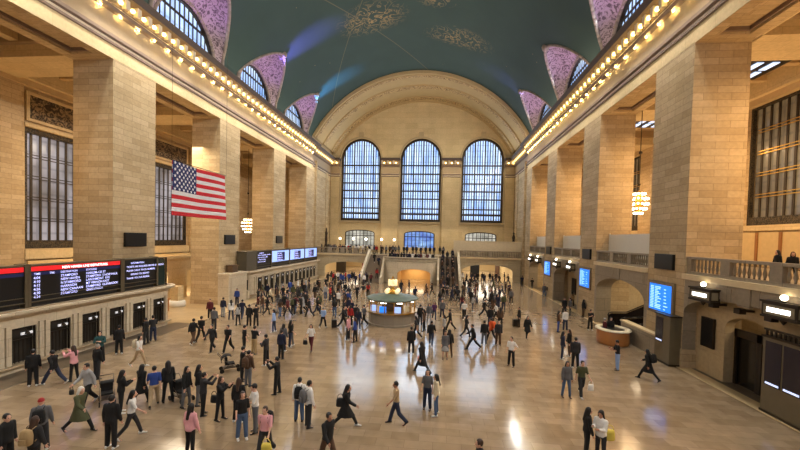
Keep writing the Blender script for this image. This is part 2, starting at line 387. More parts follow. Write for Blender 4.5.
for n_, (nm, XF, o) in enumerate(SIDES):
    def f(p, XF=XF, o=o):
        ox = XF - o * p; ex = XF + o * (SETB) - o * p
        return [(ox, YB), (ox, YR + p), (ex, YR + p), (ex, D)]
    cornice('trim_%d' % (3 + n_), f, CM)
    # backing mass over the bays (the soffit slab with one sunk panel per bay)
    b = MB(); b.box(XF + o * .02, YB, ZS + .35, XF + o * PD, YR, 23.4)
    for k in range(-3, 3):
        a0 = Y0 + k * PIT + PW; a1 = Y0 + (k + 1) * PIT
        for (u0, u1, v0, v1) in ((a0, a1, .0, .7), (a0, a1, 2.3, PD), (a0, a0 + .8, .7, 2.3), (a1 - .8, a1, .7, 2.3)):
            b.box(XF + o * v0, u0, ZS, XF + o * v1, u1, ZS + .36)
        for (u0, u1, v0, v1) in ((a0 + .8, a1 - .8, .7, .85), (a0 + .8, a1 - .8, 2.15, 2.3), (a0 + .8, a0 + .95, .85, 2.15), (a1 - .95, a1 - .8, .85, 2.15)):
            b.box(XF + o * v0, u0, ZS + .14, XF + o * v1, u1, ZS + .36, 1)
    struct(b.build('wall_%s_upper' % nm, [STONE, CM[1]]))
    # end bay wall
    b = MB(); b.box(XF + o * SETB, YR, 4.2, XF + o * 3, D + .5, 23.5); b.box(XF + o * SETB, YE, 0, XF + o * 3, D + .5, 4.2)
    b.box(XF + o * (SETB - .12), D - 3.6, 4.3, XF + o * SETB, D - 2.2, 20)
    struct(b.build('wall_%s_end' % nm, STONE))

# bulbs and blocks of the cornice
def bulb_row(label, pts, cat='cornice lamps', light_dir=None, grp='lamp rows on the cornice'):
    t = thing('cornice_lamp_row', label, cat, pts[0][0], grp)
    t['_off'] = (0., 0., 0.); blk = None
    for p, q in pts:
        if blk is None: blk = MB().box(-.17, -.17, -.30, .17, .17, .36).build('modillion', CM[2], t); bo = blk
        else: bo = blk.copy(); COL.objects.link(bo); bo.parent = t
        bo.location = (p[0] - t.location.x, p[1] - t.location.y, p[2] - t.location.z)
    proto = None
    for p, q in pts[:100]:
        if proto is None:
            mb = MB(); mb.sphere((0, 0, 0), .16, 8); t['_off'] = (0., 0., 0.); proto = mb.build('light_bulb', BULB, t); oo = proto
        else:
            oo = proto.copy(); COL.objects.link(oo); oo.parent = t
        oo.location = (q[0] - t.location.x, q[1] - t.location.y, q[2] - t.location.z)
    return t
SP = .98
for nm, XF, o in SIDES:
    for part, (ya, yb) in enumerate(((2.0, YR - .3),)):
        n = int((yb - ya) / SP)
        pts = [((XF - o * .55, ya + i * SP, 22.62), (XF - o * .62, ya + (i + .5) * SP, 22.55)) for i in range(n)]
        bulb_row('long row of glowing round bulbs between blocks along the %s cornice' % nm, pts)
    n = int((D - YR - 1) / SP)
    pts = [((XF + o * (SETB - .55), YR + 1.1 + i * SP, 22.62), (XF + o * (SETB - .62), YR + 1.1 + (i + .5) * SP, 22.55)) for i in range(n)]
    bulb_row('short row of glowing bulbs on the %s cornice nearest the far arched windows' % nm, pts)
# small scallop bulbs hidden under the frieze shelf
for nm, XF, o in SIDES:
    t = thing('frieze_lamp_row', 'row of small frosted bulbs under the ledge of the %s frieze' % nm, 'frieze lamps', (XF, 0, 21.8), 'lamp rows under the frieze ledge'); t['_off'] = (0., 0., 0.)
    proto = None
    for i in range(40):
        if proto is None:
            mb = MB(); mb.sphere((0, 0, 0), .04, 6); proto = mb.build('frieze_bulb', plain('frieze_bulb_glow', (1, .9, .6), .4, emit=520, ecol=(1, .84, .5)), t); oo = proto
        else:
            oo = proto.copy(); COL.objects.link(oo); oo.parent = t
        oo.location = (-o * .22, 4 + i * 1.5, 0)

# ------------------------------------------------------------------ far wall with three tall arched windows
WC = [XC - 12.42, XC, XC + 12.42]; WHW = 4.15; WZ0, WZT = 10.75, 27.7
holes = [arch_pts(c, WHW, WZ0, WZT - WHW, WHW, 28) for c in WC]
low = [arch_pts(c, 3.15, 5.4, 8.2, .65, 10) for c in WC]
b = MB(); b.plate([(XL - 2, 4), (XR + 2, 4), (XR + 2, 38), (XL - 2, 38)], holes + low, far_fn(D), 1.2)
struct(b.build('wall_far', STONE_L))
# pilaster strips and cornice pieces between the windows
def far_cornice(x0, x1, idx):
    f = lambda p: [(x0 - p * .3, D + .3), (x0 - p * .3, D - .5 - p), (x1 + p * .3, D - .5 - p), (x1 + p * .3, D + .3)]
    b = MB()
    Z = [(p, z) for p, z in BZ]
    for i in range(len(Z) - 1):
        (p0, z0), (p1, z1) = Z[i], Z[i + 1]; z0 = max(z0, 19.75)
        a, c = f(p0 * .6), f(p1 * .6)
        for j in range(3):
            b.add([(*a[j], z0), (*a[j + 1], z0), (*c[j + 1], z1), (*c[j], z1)], [(0, 1, 2, 3)], MIB[i])
    b.box(x0 + .1, D - .5, 4.3, x1 - .1, D + .1, 19.8, 0)
    b.box(x0 - .1, D - .6, 4.3, x1 + .1, D + .1, 5.2, 0)
    struct(b.build('trim_%d' % idx, CM, fixn=False))
gaps = [(XL - SETB, WC[0] - WHW - .25), (WC[0] + WHW + .25, WC[1] - WHW - .25), (WC[1] + WHW + .25, WC[2] - WHW - .25), (WC[2] + WHW + .25, XR + SETB)]
for i, (a, c) in enumerate(gaps):
    far_cornice(a, c, 10 + i)
    n = max(1, int((c - a) / .95)); st = (c - a) / n
    pts = [((a + (j + .1) * st, D - 1.0, 22.6), (a + (j + .5) * st, D - 1.05, 22.5)) for j in range(n)]
    bulb_row(['short run of bulbs at the far left corner beside the first tall window', 'run of bulbs between the left and middle tall windows', 'run of bulbs between the middle and right tall windows', 'short run of bulbs at the far right corner beside the last tall window'][i], pts)

def tall_window(idx, c, Y, sgn=1, hw=WHW, z0=WZ0, zt=WZT, mats=(BRONZE, WIN_FAR), name='window_%d', nm=15, bars=(12.3, 13.4, 15.4, 18.6, 22.25), fn=None, bw=.17):
    fn = fn or far_fn(Y)
    zs = zt - hw
    root = thing(name % idx, '', '', fn(c, z0, 0)); del root['label']; del root['category']; root['kind'] = 'structure'
    b = MB(); b.plate(arch_pts(c, hw, z0, zs, hw, 28), [arch_pts(c, hw - .42, z0 + .5, zs, hw - .42, 28)], fn, .35)
    b.build('window_frame', mats[0], root)
    def top(u):
        q = (hw - .3) ** 2 - (u - c) ** 2
        return zs + sqrt(max(q, 0))
    b = MB()
    def bx(u0, v0, u1, v1, d0, d1):
        P = [fn(u, v, d) for d in (d0, d1) for u, v in ((u0, v0), (u1, v0), (u1, v1), (u0, v1))]
        b.add(P, [(0, 1, 2, 3), (7, 6, 5, 4), (0, 4, 5, 1), (1, 5, 6, 2), (2, 6, 7, 3), (3, 7, 4, 0)])
    for i in range(nm):
        u = c - hw + .4 + (2 * hw - .8) * (i + .5) / nm
        w = bw / 2 if i % 4 else bw * .8
        bx(u - w, z0 + .3, u + w, top(u), .28, .36)
    b.build('mullion', mats[0], root)
    b = MB()
    for z in bars:
        h = .13 if z > 13 else .2
        hwz = hw - .3 if z < zs else sqrt(max((hw - .3) ** 2 - (z - zs) ** 2, 0))
        bx(c - hwz, z - h, c + hwz, z + h, .2, .4)
    b.build('transom_bar', mats[0], root)
    b = MB(); b.plate(arch_pts(c, hw - .1, z0 + .1, zs, hw - .1, 28), [], lambda u, v, d: fn(u, v, .6 + d), .05); b.build('glass_pane', mats[1], root)
    return root
for i, c in enumerate(WC):
    tall_window(i + 1, c, D + .25, bars=(12.3, 13.4, 15.4, 17.0, 18.6, 20.5, 22.25))
    # keystone and sill
    b = MB(); b.box(c - .5, D - .35, 27.9, c + .5, D, 28.9); b.box(c - WHW - .4, D - .3, 10.3, c + WHW + .4, D, 10.72)
    b.plate(arch_pts(c, WHW + .35, WZ0, WZT - WHW, WHW + .35, 28), [arch_pts(c, WHW + .02, WZ0, WZT - WHW, WHW + .02, 28)], lambda u, v, d: (u, D - .15 + d, v), .16)
    struct(b.build('trim_%d' % (20 + i), [plain('window_surround', (.70, .62, .48), .7)]))
def low_window(idx, c, glass):
    fn = far_fn(D + .3)
    root = thing('window_%d' % idx, '', '', fn(c, 5.4, 0)); del root['label']; del root['category']; root['kind'] = 'structure'
    b = MB()
    for k in range(9): b.box(c - 3.1 + k * .775 - .06, D + .3, 5.4, c - 3.1 + k * .775 + .06, D + .42, 8.75)
    b.box(c - 3.1, D + .3, 7.55, c + 3.1, D + .42, 7.7); b.plate(arch_pts(c, 3.15, 5.4, 8.2, .65, 10), [arch_pts(c, 2.95, 5.4, 8.15, .5, 10)], fn, .15)
    b.build('window_frame', BRONZE, root)
    b = MB(); b.box(c - 3.3, D + .6, 5.3, c + 3.3, D + .65, 9); b.build('glass_pane', glass, root)
low_window(4, WC[0], WIN_LOW); low_window(5, WC[1], WIN_BLUE); low_window(6, WC[2], WIN_LOW)
# wall behind the camera with the same windows (unseen daylight side)
b = MB(); b.plate([(XL - 2, 0), (XR + 2, 0), (XR + 2, 38), (XL - 2, 38)], [], lambda u, v, d: (u, YB - d, v), .5)
struct(b.build('wall_back', STONE_L))
for i, c in enumerate(WC): tall_window(11 + i, c, YB, fn=lambda u, v, d: (u, YB + .7 - d, v))

# ------------------------------------------------------------------ vault with severies
HWV = 18.45
PH0 = math.acos(HWV / RV)
def vpt(s_, o, y):               # s_: 0 at springing .. 1 crown;  o side
    ph = PH0 + (pi / 2 - PH0) * s_
    return (XC + o * RV * cos(ph), y, ZV + RV * sin(ph))
ZSP = ZV + RV * sin(PH0)
PET = [Y0 + k * PIT + (PW + PIT) / 2 for k in range(-3, 3)]    # bay centres
PHW = 4.75; STIP = .235
def smin(y):
    for c in PET:
        u = abs(y - c) / PHW
        if u < 1: return STIP * (1 - u ** 1.55) ** .8
    return 0
def vuv(X, Y, Z):
    return (Y, atan2(X - XC, Z - ZV) * RV)
for nm, XF, o in SIDES:
    b = MB(); ny = 330; ns = 22; rows = []
    for i in range(ny + 1):
        y = YB + (YR - YB) * i / ny; s0 = smin(y)
        rows.append([vpt(s0 + (1 - s0) * j / ns, o, y) for j in range(ns + 1)])
    b.loft(rows, 0, False, True, False)
    # short upright wall between cornice and springing
    for i in range(ny):
        y = YB + (YR - YB) * i / ny; y2 = YB + (YR - YB) * (i + 1) / ny
        if smin(y) <= 0 or smin(y2) <= 0:
            p = vpt(0, o, y); q = vpt(0, o, y2); b.add([p, q, (q[0] + o * .05, q[1], 23.4), (p[0] + o * .05, p[1], 23.4)], [(0, 1, 2, 3)])
    struct(b.build('ceiling_%s' % nm, VAULT, fixn=False, uvfn=vuv))
    # outer shell keeps the sky out
for ip, c in enumerate(PET):
    for nm, XF, o in SIDES:
        XW = XF + o * .6                        # window plane
        LHW = 4.1; LZ = 23.3; LR = 4.45; n = 28
        root = thing('trim_%d' % (40 + ip * 2 + (o > 0)), '', '', (XW, c, 23.5)); del root['label']; del root['category']; root['kind'] = 'structure'
        A = []; B = []
        for i in range(n + 1):
            t = pi * i / n
            A.append((XW - o * .0, c + LHW * cos(t), LZ + LR * sin(t)))
            yb = c + PHW * cos(t) * .9999
            p = vpt(smin(yb) if 0 < i < n else 0, o, yb)
            if i in (0, n): p = (p[0], p[1], 23.4)
            B.append(p)
        rings = []
        for k in range(7):
            w = k / 6; bulge = .5 * sin(pi * w)
            rings.append([tuple(Vector(a) * (1 - w) + Vector(bb) * w + Vector((0, 0, bulge * sin(pi * i / n)))) for i, (a, bb) in enumerate(zip(A, B))])
        mb = MB(); mb.loft(rings, 0, False, True, False); mb.build('severy_shell', PETAL, root, fixn=False)
        # raised rims
        mb = MB()
        for i in range(n):
            mb.tube(B[i], B[i + 1], .16, n=6); mb.tube((A[i][0] - o * .1, *A[i][1:]), (A[i + 1][0] - o * .1, *A[i + 1][1:]), .16, n=6)
        mb.sphere(B[n // 2], .45, 8)
        mb.build('severy_rim', RIMM, root)
        fn = (lambda XW, o: lambda u, v, d: (XW + o * d, u, v))(XW, o)
        w = thing('window_%d' % (20 + ip * 2 + (o > 0)), '', '', (XW, c, 23.3)); del w['label']; del w['category']; w['kind'] = 'structure'
        mb = MB(); mb.plate(arch_pts(c, LHW, LZ - .1, LZ, LR, 20), [arch_pts(c, LHW - .3, LZ + .1, LZ + .2, LR - .45, 20)], fn, .3)
        for i in range(13):
            u = c - LHW + .3 + (2 * LHW - .6) * (i + .5) / 13; zt = LZ + LR * sqrt(1 - ((u - c) / LHW) ** 2) - .15
            mb.box(XW + o * .20, u - .05, LZ, XW + o * .27, u + .05, zt)
        for z in (LZ + 1.5, LZ + 3.0):
            hwz = LHW * sqrt(1 - ((z - LZ) / LR) ** 2) - .1; mb.box(XW + o * .18, c - hwz, z - .09, XW + o * .28, c + hwz, z + .09)
        mb.build('window_frame', BRONZE, w)
        mb = MB(); mb.plate(arch_pts(c, LHW, LZ - .1, LZ, LR, 20), [], lambda u, v, d: fn(u, v, .3 + d), .05); mb.build('glass_pane', WIN_LUN, w)
# end arch: cream coffered barrel between YR and the far wall
b = MB()
NS = 64
def ring(r, y, zc=ZV):
    out = []
    for i in range(NS + 1):
        ph = PH0 + (pi - 2 * PH0) * i / NS
        out.append((XC + r * cos(ph), y, zc + r * sin(ph)))
    return out
segs = [(RV - .02, YR - .05, 0), (RV - .55, YR - .05, 0), (RV - .55, YR + .35, 1), (RV - .15, YR + .4, 1), (RV - .15, YR + 1.0, 0), (RV - .4, YR + 1.05, 0), (RV - .4, YR + 1.9, 2), (RV - .25, YR + 1.95, 1), (RV - .25, YR + 5.2, 1), (RV - .45, YR + 5.25, 0), (RV - .45, YR + 6.6, 2), (RV - .25, YR + 6.65, 1), (RV - .25, YR + 10.6, 1), (RV - .5, YR + 10.65, 0), (RV - .5, YR + 12.1, 2), (RV - .7, YR + 12.15, 0), (RV - .7, D + .1, 0)]
for (r0, y0, m0), (r1, y1, m1) in zip(segs, segs[1:]):
    a, c = ring(r0, y0), ring(r1, y1)
    for i in range(NS): b.add([a[i], a[i + 1], c[i + 1], c[i]], [(0, 1, 2, 3)], m1, False)
for s_ in (1, -1):
    x = XC + s_ * HWV
    b.box(x, YR - .05, 23.3, x + s_ * 3, D + .1, 25.2)
def ringuv(X, Y, Z): return (atan2(X - XC, Z - ZV) * RV, Y)
struct(b.build('ceiling_end_arch', [plain('arch_rim_plaster', (.70, .60, .43), .75), CREAM, CREAM_O], fixn=False, uvfn=ringuv))

# ------------------------------------------------------------------ side galleries
def gallery(nm, XF, o):
    XW = XF + o * 12.13
    zf = 5.55 if o > 0 else 0
    wz0, wz1 = (9.0, 19.3) if o > 0 else (5.6, 15.75)
    b = MB(); holes = []
    for k in range(-3, 3):
        c = Y0 + k * PIT + PW + (PIT - PW) / 2
        holes.append(rect(c - 3.75, wz0, c + 3.75, wz1))
    fn = lambda u, v, d: (XW + o * d, u, v)
    b.plate(rect(YB, 0, YR + 3, 23), holes, fn, .6)
    for k in range(-3, 4):     # shallow pilasters opposite each pier
        y = Y0 + k * PIT + PW / 2
        b.box(XW, y - 2.1, 0, XW - o * .35, y + 2.1, 19.4)
    struct(b.build('wall_%s' % nm, STONE))
    # ceiling of the gallery: cross beams, coffers
    b = MB()
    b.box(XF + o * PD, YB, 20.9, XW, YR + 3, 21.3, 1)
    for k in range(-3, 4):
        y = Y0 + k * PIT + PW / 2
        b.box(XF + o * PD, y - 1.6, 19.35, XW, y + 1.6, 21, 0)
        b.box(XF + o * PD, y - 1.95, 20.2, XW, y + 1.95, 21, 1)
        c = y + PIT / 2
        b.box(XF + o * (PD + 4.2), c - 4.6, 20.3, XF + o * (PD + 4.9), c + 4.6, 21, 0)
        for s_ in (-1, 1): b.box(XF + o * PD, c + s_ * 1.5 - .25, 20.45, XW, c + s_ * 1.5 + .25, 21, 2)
    b.box(XF + o * PD, YB, 19.35, XF + o * (PD + .8), YR + 3, 21, 0)
    b.box(XW - o * .9, YB, 19.5, XW, YR + 3, 21, 0); b.box(XW - o * .5, YB, 19.0, XW, YR + 3, 19.5, 2)
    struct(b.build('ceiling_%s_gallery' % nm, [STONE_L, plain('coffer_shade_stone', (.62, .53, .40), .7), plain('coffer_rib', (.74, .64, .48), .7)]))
    b = MB(); b.box(XF + o * .1, YR + 2.6, 0, XW, YR + 3, 21); b.box(XF + o * .5, YB - .4, 0, XW, YB, 21); struct(b.build('wall_%s_gallery_end' % nm, STONE))
    for k in range(-3, 3):
        c = Y0 + k * PIT + PW + (PIT - PW) / 2
        root = thing('window_%d' % (50 + (k + 3) * 2 + (o > 0)), '', '', (XW, c, wz0)); del root['label']; del root['category']; root['kind'] = 'structure'
        b = MB(); b.plate(rect(c - 3.75, wz0, c + 3.75, wz1), [rect(c - 3.55, wz0 + .7, c + 3.55, wz1 - .45)], lambda u, v, d: (XW + o * (.02 + d), u, v), .3); b.build('window_frame', BRONZE_F, root)
        b = MB()
        for i in range(9):
            u = c - 3.35 + 6.7 * (i + .5) / 9; b.box(XW + o * .34, u - .10, wz0 + .5, XW + o * .40, u + .10, wz1 - .3)
        b.build('mullion', BRONZE, root)
        b = MB()
        nb = 4
        for i in range(1, nb + 1):
            z = wz0 + .7 + (wz1 - wz0 - 1.2) * i / (nb + 1)
            for dz in (-.12, .12): b.box(XW + o * .3, c - 3.4, z + dz - .035, XW + o * .38, c + 3.4, z + dz + .035)
        b.build('transom_bar', BRONZE if o < 0 else GOLD, root)
        b = MB(); b.box(XW + o * .45, c - 3.6, wz0 + .1, XW + o * .5, c + 3.6, wz1 - .1); b.build('glass_pane', WIN_SIDE if o < 0 else WIN_SIDE_R, root)
        b = MB()
        if o < 0:
            b.plate(rect(c - 3.75, 16.25, c + 3.75, 18.7), [rect(c - 3.5, 16.5, c + 3.5, 18.45)], lambda u, v, d: (XW + .2 - d, u, v), .2, 0)
            b.box(XW + .05, c - 3.5, 16.5, XW + .12, c + 3.5, 18.45, 1)
            b.box(XW - 0, c - 3.95, 15.75, XW + .3, c + 3.95, 16.05, 0); b.box(XW, c - 3.95, 4.7, XW + .3, c + 3.95, 5.55, 2)
        else:
            b.box(XW, c - 3.95, 8.55, XW - .3, c + 3.95, 9.0, 0)
        struct(b.build('trim_%d' % (70 + (k + 3) * 2 + (o > 0)), [STONE_L, BRONZE_O, STONE_L]))
for nm, XF, o in SIDES: gallery(nm, XF, o)

# skylight grilles high in the right gallery
for k in (0, 1):
    y = Y0 + k * PIT + PW + 3.0
    t = thing('ceiling_grille', 'dark ceiling grille with bright slots above the right gallery, %s' % ('beyond the nearest right pier' if k == 0 else 'behind the hanging globe chandelier'), 'ceiling grille', (20.5, y, 19.9), 'gallery ceiling grilles')
    b = MB(); b.box(18.6, y - 1.6, 20.15, 24, y + 1.6, 20.3); b.build('grille_panel', BLACK, t)
    b = MB()
    for i in range(5): b.box(18.9 + i * 1.02, y - 1.3, 20.1, 19.35 + i * 1.02, y - .1, 20.16); b.box(18.9 + i * 1.02, y + .2, 20.1, 19.35 + i * 1.02, y + 1.3, 20.16)
    b.build('light_slot', plain('pale_slot_glow', (.8, .9, 1), .4, emit=1.2, ecol=(.75, .85, 1)), t)

# ------------------------------------------------------------------ right hand wall below the balcony
ZB = 5.55
def bal_run(mb, x0, y0, x1, y1, z, n_panels, hh=1.0, th=.16, mi=0, mi2=0):
    # stone balustrade between two points: plinth, rail, dies and turned balusters
    a = Vector((x0, y0, 0)); c = Vector((x1, y1, 0)); d = (c - a); L = d.length; d.normalize(); nrm = Vector((-d.y, d.x, 0))
    def bx(s0, s1, z0, z1, t):
        P = []
        for zz in (z0, z1):
            for s_, q in ((s0, -t), (s1, -t), (s1, t), (s0, t)): w = a + d * s_ + nrm * q; P.append((w.x, w.y, zz))
        mb.add(P, [(3, 2, 1, 0), (4, 5, 6, 7), (0, 1, 5, 4), (1, 2, 6, 5), (2, 3, 7, 6), (3, 0, 4, 7)], mi)
    bx(0, L, z, z + .16, th + .03); bx(0, L, z + hh - .14, z + hh, th + .05)
    pl = L / n_panels
    for i in range(n_panels + 1):
        s_ = i * pl; bx(max(0, s_ - .3), min(L, s_ + .3), z + .16, z + hh - .14, th)
    for i in range(n_panels):
        nb = int((pl - .6) / .26)
        for k in range(nb):
            s_ = i * pl + .3 + (pl - .6) * (k + .5) / nb; w = a + d * s_
            h = hh - .3
            mb.lathe([(.05, z + .16), (.045, z + .16 + h * .12), (.09, z + .16 + h * .36), (.04, z + .16 + h * .75), (.065, z + .16 + h)], w.x, w.y, 6, mi2)
bays = [(Y0 + k * PIT + PW, Y0 + (k + 1) * PIT) for k in range(-3, 3)]
bal_labels = {0: None, 1: 'stone balustrade of the right balcony nearest the camera, cut by the photo edge', 3: 'stone balustrade on the right wall over the wide escalator arch', 4: 'stone balustrade on the right wall above two lit sign boxes, beyond the second pier', 5: 'stone balustrade on the right wall in the bay closest to the far wall', 2: 'stone balustrade on the right wall between the nearest pier and the photo edge'}
for k, (ya, yb) in enumerate(bays):
    c = (ya + yb) / 2
    b = MB(); fn = side_fn(XR, 1)
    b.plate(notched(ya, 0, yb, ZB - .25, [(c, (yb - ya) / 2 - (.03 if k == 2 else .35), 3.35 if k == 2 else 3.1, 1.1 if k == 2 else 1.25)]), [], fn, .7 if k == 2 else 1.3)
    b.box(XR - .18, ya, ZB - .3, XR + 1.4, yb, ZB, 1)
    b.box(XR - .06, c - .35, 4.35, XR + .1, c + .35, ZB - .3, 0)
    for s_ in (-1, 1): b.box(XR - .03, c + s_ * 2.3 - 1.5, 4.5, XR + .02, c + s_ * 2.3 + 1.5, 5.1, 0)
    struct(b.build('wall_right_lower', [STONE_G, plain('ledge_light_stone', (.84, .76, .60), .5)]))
    if k >= 1:
        b = MB(); bal_run(b, XR + .25, ya, XR + .25, yb, ZB, 3)
        tag(b.build('balustrade', STONE_G), bal_labels[k], 'balustrade', 'balustrades of the right balcony')
    if k >= 3:
        t = tag(MB().box(15.55, ya + .05, ZB + .01, 15.7, yb - .05, 8.0).box(15.5, ya + .05, ZB + .01, 15.56, ya + .25, 8.1).box(15.5, yb - .25, ZB + .01, 15.56, yb - .05, 8.1).build('screen_panel', WHITEP),
                ['blank white panel behind the right balustrade, over the escalator arch', 'blank white panel behind the right balustrade between the second and third blue screens', 'small blank white panel behind the right balustrade in the farthest bay'][k - 3], 'screen panel', 'white panels on the right balcony')
    # room behind the arch
    b = MB(); dep = 3.0 if k == 2 else 7.5
    b.box(XR + .7, ya, ZB - .45, XR + 1.4, yb, ZB - .02); b.box(XR + 1.3, ya - 1.9, ZB - .45, 26.5, yb + 1.9, ZB - .02)
    struct(b.build('floor_balcony', STONE_G))
    b = MB()
    if k == 2:
        b.plate(notched(ya - .2, 0, yb + .2, ZB - .45, [(19.6, 1.45, 2.9, .75)]), [], side_fn(15.2, 1), .45)
        b.box(17.6, ya, 0, 17.7, yb, ZB - .45)
    elif k == 4:
        b.plate(notched(ya - .2, 0, yb + .2, ZB - .45, [(41.2, 1.3, 2.8, 1.0)]), [], side_fn(16.2, 1), .5)
        b.box(19, ya, 0, 19.1, yb, ZB - .45)
    else:
        b.box(21.5, ya - .2, 0, 22, yb + .2, ZB - .45)
    b.box(XR + PD, ya - .3, 0, 22, ya, ZB - .45); b.box(XR + PD, yb, 0, 22, yb + .3, ZB - .45)
    struct(b.build('wall_right_inner', TANW))
# balcony rear rooms: pale storefront strip on the rear wall of the right gallery
b = MB()
for ya, yb in bays: b.box(26.2, ya + .6, 5.6, 26.5, yb - .6, 8.4)
struct(b.build('trim_90', SHOPLIT))
b = MB()
for ya, yb in bays[2:]:
    for q in (.25, .5, .75): y = ya + (yb - ya) * q; b.box(26.12, y - .12, 5.6, 26.25, y + .12, 8.4)
struct(b.build('trim_91', plain('shop_post', (.60, .40, .2), .5)))

# ------------------------------------------------------------------ screens on the piers
TVL = {('left', 0): 'blank black screen on the nearest left stone pier', ('left', 1): 'blank black screen on the left pier beside the flag', ('left', 2): 'small blank black screen on the left pier just past the hanging chandelier',
       ('right', 0): 'blank black screen on the nearest right pier, above the large blue screen', ('right', 1): 'blank black screen on the second right pier, above the middle blue screen', ('right', 2): 'blank black screen on the third right pier, above the farthest blue screen'}
for nm, XF, o in SIDES:
    for k in range(3):
        c = Y0 + k * PIT + PW / 2
        yy = (c - .05) if o < 0 else c
        z0, z1 = (6.15, 7.15) if o < 0 else (5.65, 6.62)
        t = thing('wall_screen', TVL[(nm, k)], 'screen', (XF - o * .1, yy, z0), 'black screens on the piers')
        MB().box(XF, yy - .95, z0, XF - o * .16, yy + .95, z1).build('screen_case', BLACK, t)
        MB().box(XF - o * .16, yy - .9, z0 + .05, XF - o * .17, yy + .9, z1 - .05).build('display_glass', SCREEN, t)
BSL = ['large glowing blue information screen on the nearest right pier', 'glowing blue information screen on the second right pier', 'small glowing blue information screen on the third right pier']
for k in range(3):
    c = Y0 + k * PIT + PW / 2 + .2
    t = thing('information_screen', BSL[k], 'screen', (XR, c, 2.9), 'blue screens on the right piers')
    MB().box(XR, c - 1.35, 2.75, XR - .14, c + 1.35, 4.85).build('bezel', plain('bronze_bezel', (.5, .43, .32), .5), t)
    MB().box(XR - .14, c - 1.15, 2.95, XR - .16, c + 1.15, 4.65).build('display', BSCR, t)
    b = MB(); rr = random.Random(k)
    for i in range(14):
        z = 4.5 - i * .105; u = c + 1.0
        b.box(XR - .16, u, z, XR - .17, u - .35, z - .05); b.box(XR - .16, u - .5, z, XR - .17, u - .6 - rr.random() * .6, z - .05)
        if i % 2: b.box(XR - .16, u - 1.45, z, XR - .17, u - 1.5 - rr.random() * .35, z - .05)
    b.build('text_row', BTXT, t)

# ------------------------------------------------------------------ sign boxes with globe lamps on the right wall
def sign_box(y, label, w=1.6):
    t = local('sign_box', label, 'lit sign', (XR - .05, y, 4.3), 'lit sign boxes under the right balcony')
    b = MB(); b.box(-.4, -w / 2, 0, .05, w / 2, .6); b.box(-.45, -w / 2 - .06, .58, .05, w / 2 + .06, .66); b.box(-.43, -w / 2 - .04, -.06, .05, w / 2 + .04, .03); b.build('case', BRONZE, t)
    b = MB(); b.box(-.42, -w / 2 + .1, .08, -.4, w / 2 - .1, .5); b.box(-.36, -w / 2 - .012, .1, -.05, -w / 2, .5); b.build('sign_face', plain('sign_face_bronze', (.50, .46, .36), .5), t)
    b = MB(); b.box(-.44, -w / 2 + .28, .2, -.42, w / 2 - .28, .38); b.build('light_tube', WLIGHT, t)
    b = MB(); b.tube((-.3, -.1, .66), (-.3, -.1, .74), .08); b.lathe([(.02, -.06), (.14, -.1), (.02, -.28)], -.2, 0, 8); b.build('finial', BRONZE, t)
    MB().sphere((-.3, -.1, .86), .13, 10).build('globe_lamp', GLOBE, t)
    return t
sign_box(21.2, 'bronze sign box with globe lamp under the balcony beside the nearest right pier')
sign_box(16.6, 'bronze sign box with glowing white face cut by the right photo edge')
sign_box(45.8, 'lit sign box nearer the third blue screen, in the bay with the black board')
sign_box(41.2, 'lit sign box with lamp beside the second right pier')
sign_box(58.2, 'small lit sign box farthest along the right wall')
sign_box(54.0, 'small lit sign box just beyond the third blue screen')
# spot brackets over the recess
for y in (21.1, 19.4, 17.7):
    b = MB(); b.box(XR + .3, y - .12, 4.05, XR + 1.1, y + .12, 4.15); b.box(XR + .05, y - .18, 3.95, XR + .35, y + .18, 4.2)
    tag(b.build('spot_lamp', BRONZE), 'small bronze spot lamp under the balcony edge, %s' % {21.1: 'leftmost of three by the doorway', 19.4: 'middle of three by the doorway', 17.7: 'rightmost of three by the doorway'}[y], 'lamp', 'spot lamps over the right doorway')
# black boards on walls
def blackboard(x, y, z0, z1, w, label):
    t = thing('track_board', label, 'board', (x, y, z0), 'tall black boards on the right wall')
    MB().box(x, y - w / 2, z0, x - .12, y + w / 2, z1).build('board_case', BRONZE, t); MB().box(x - .12, y - w / 2 + .05, z0 + .05, x - .13, y + w / 2 - .05, z1 - .05).build('display_glass', SCREEN, t)
blackboard(15.18, 22.15, 1.55, 3.2, .95, 'tall black board on the lit wall left of the nearest doorway')
blackboard(16.17, 45.4, 1.1, 3.0, 1.2, 'tall black board on the wall between the second and third blue screens')
blackboard(21.5, 42.4, 1.1, 3.2, 1.6, 'tall black board deep inside the escalator arch')
# doorway in the near recess
t = thing('door_1', '', '', (15.8, 19.6, 0)); del t['label']; del t['category']; t['kind'] = 'structure'
b = MB()
for y in (18.2, 19.5, 19.65, 21.0): b.box(15.7, y - .07, 0, 15.8, y + .07, 2.9)
b.box(15.7, 18.1, 2.5, 15.8, 21.1, 2.9); b.build('door_frame', BRONZE, t)
MB().box(15.82, 18.2, 0, 15.85, 21.0, 2.6).build('door_glass', plain('dark_door_glass', (.10, .08, .06), .15), t)

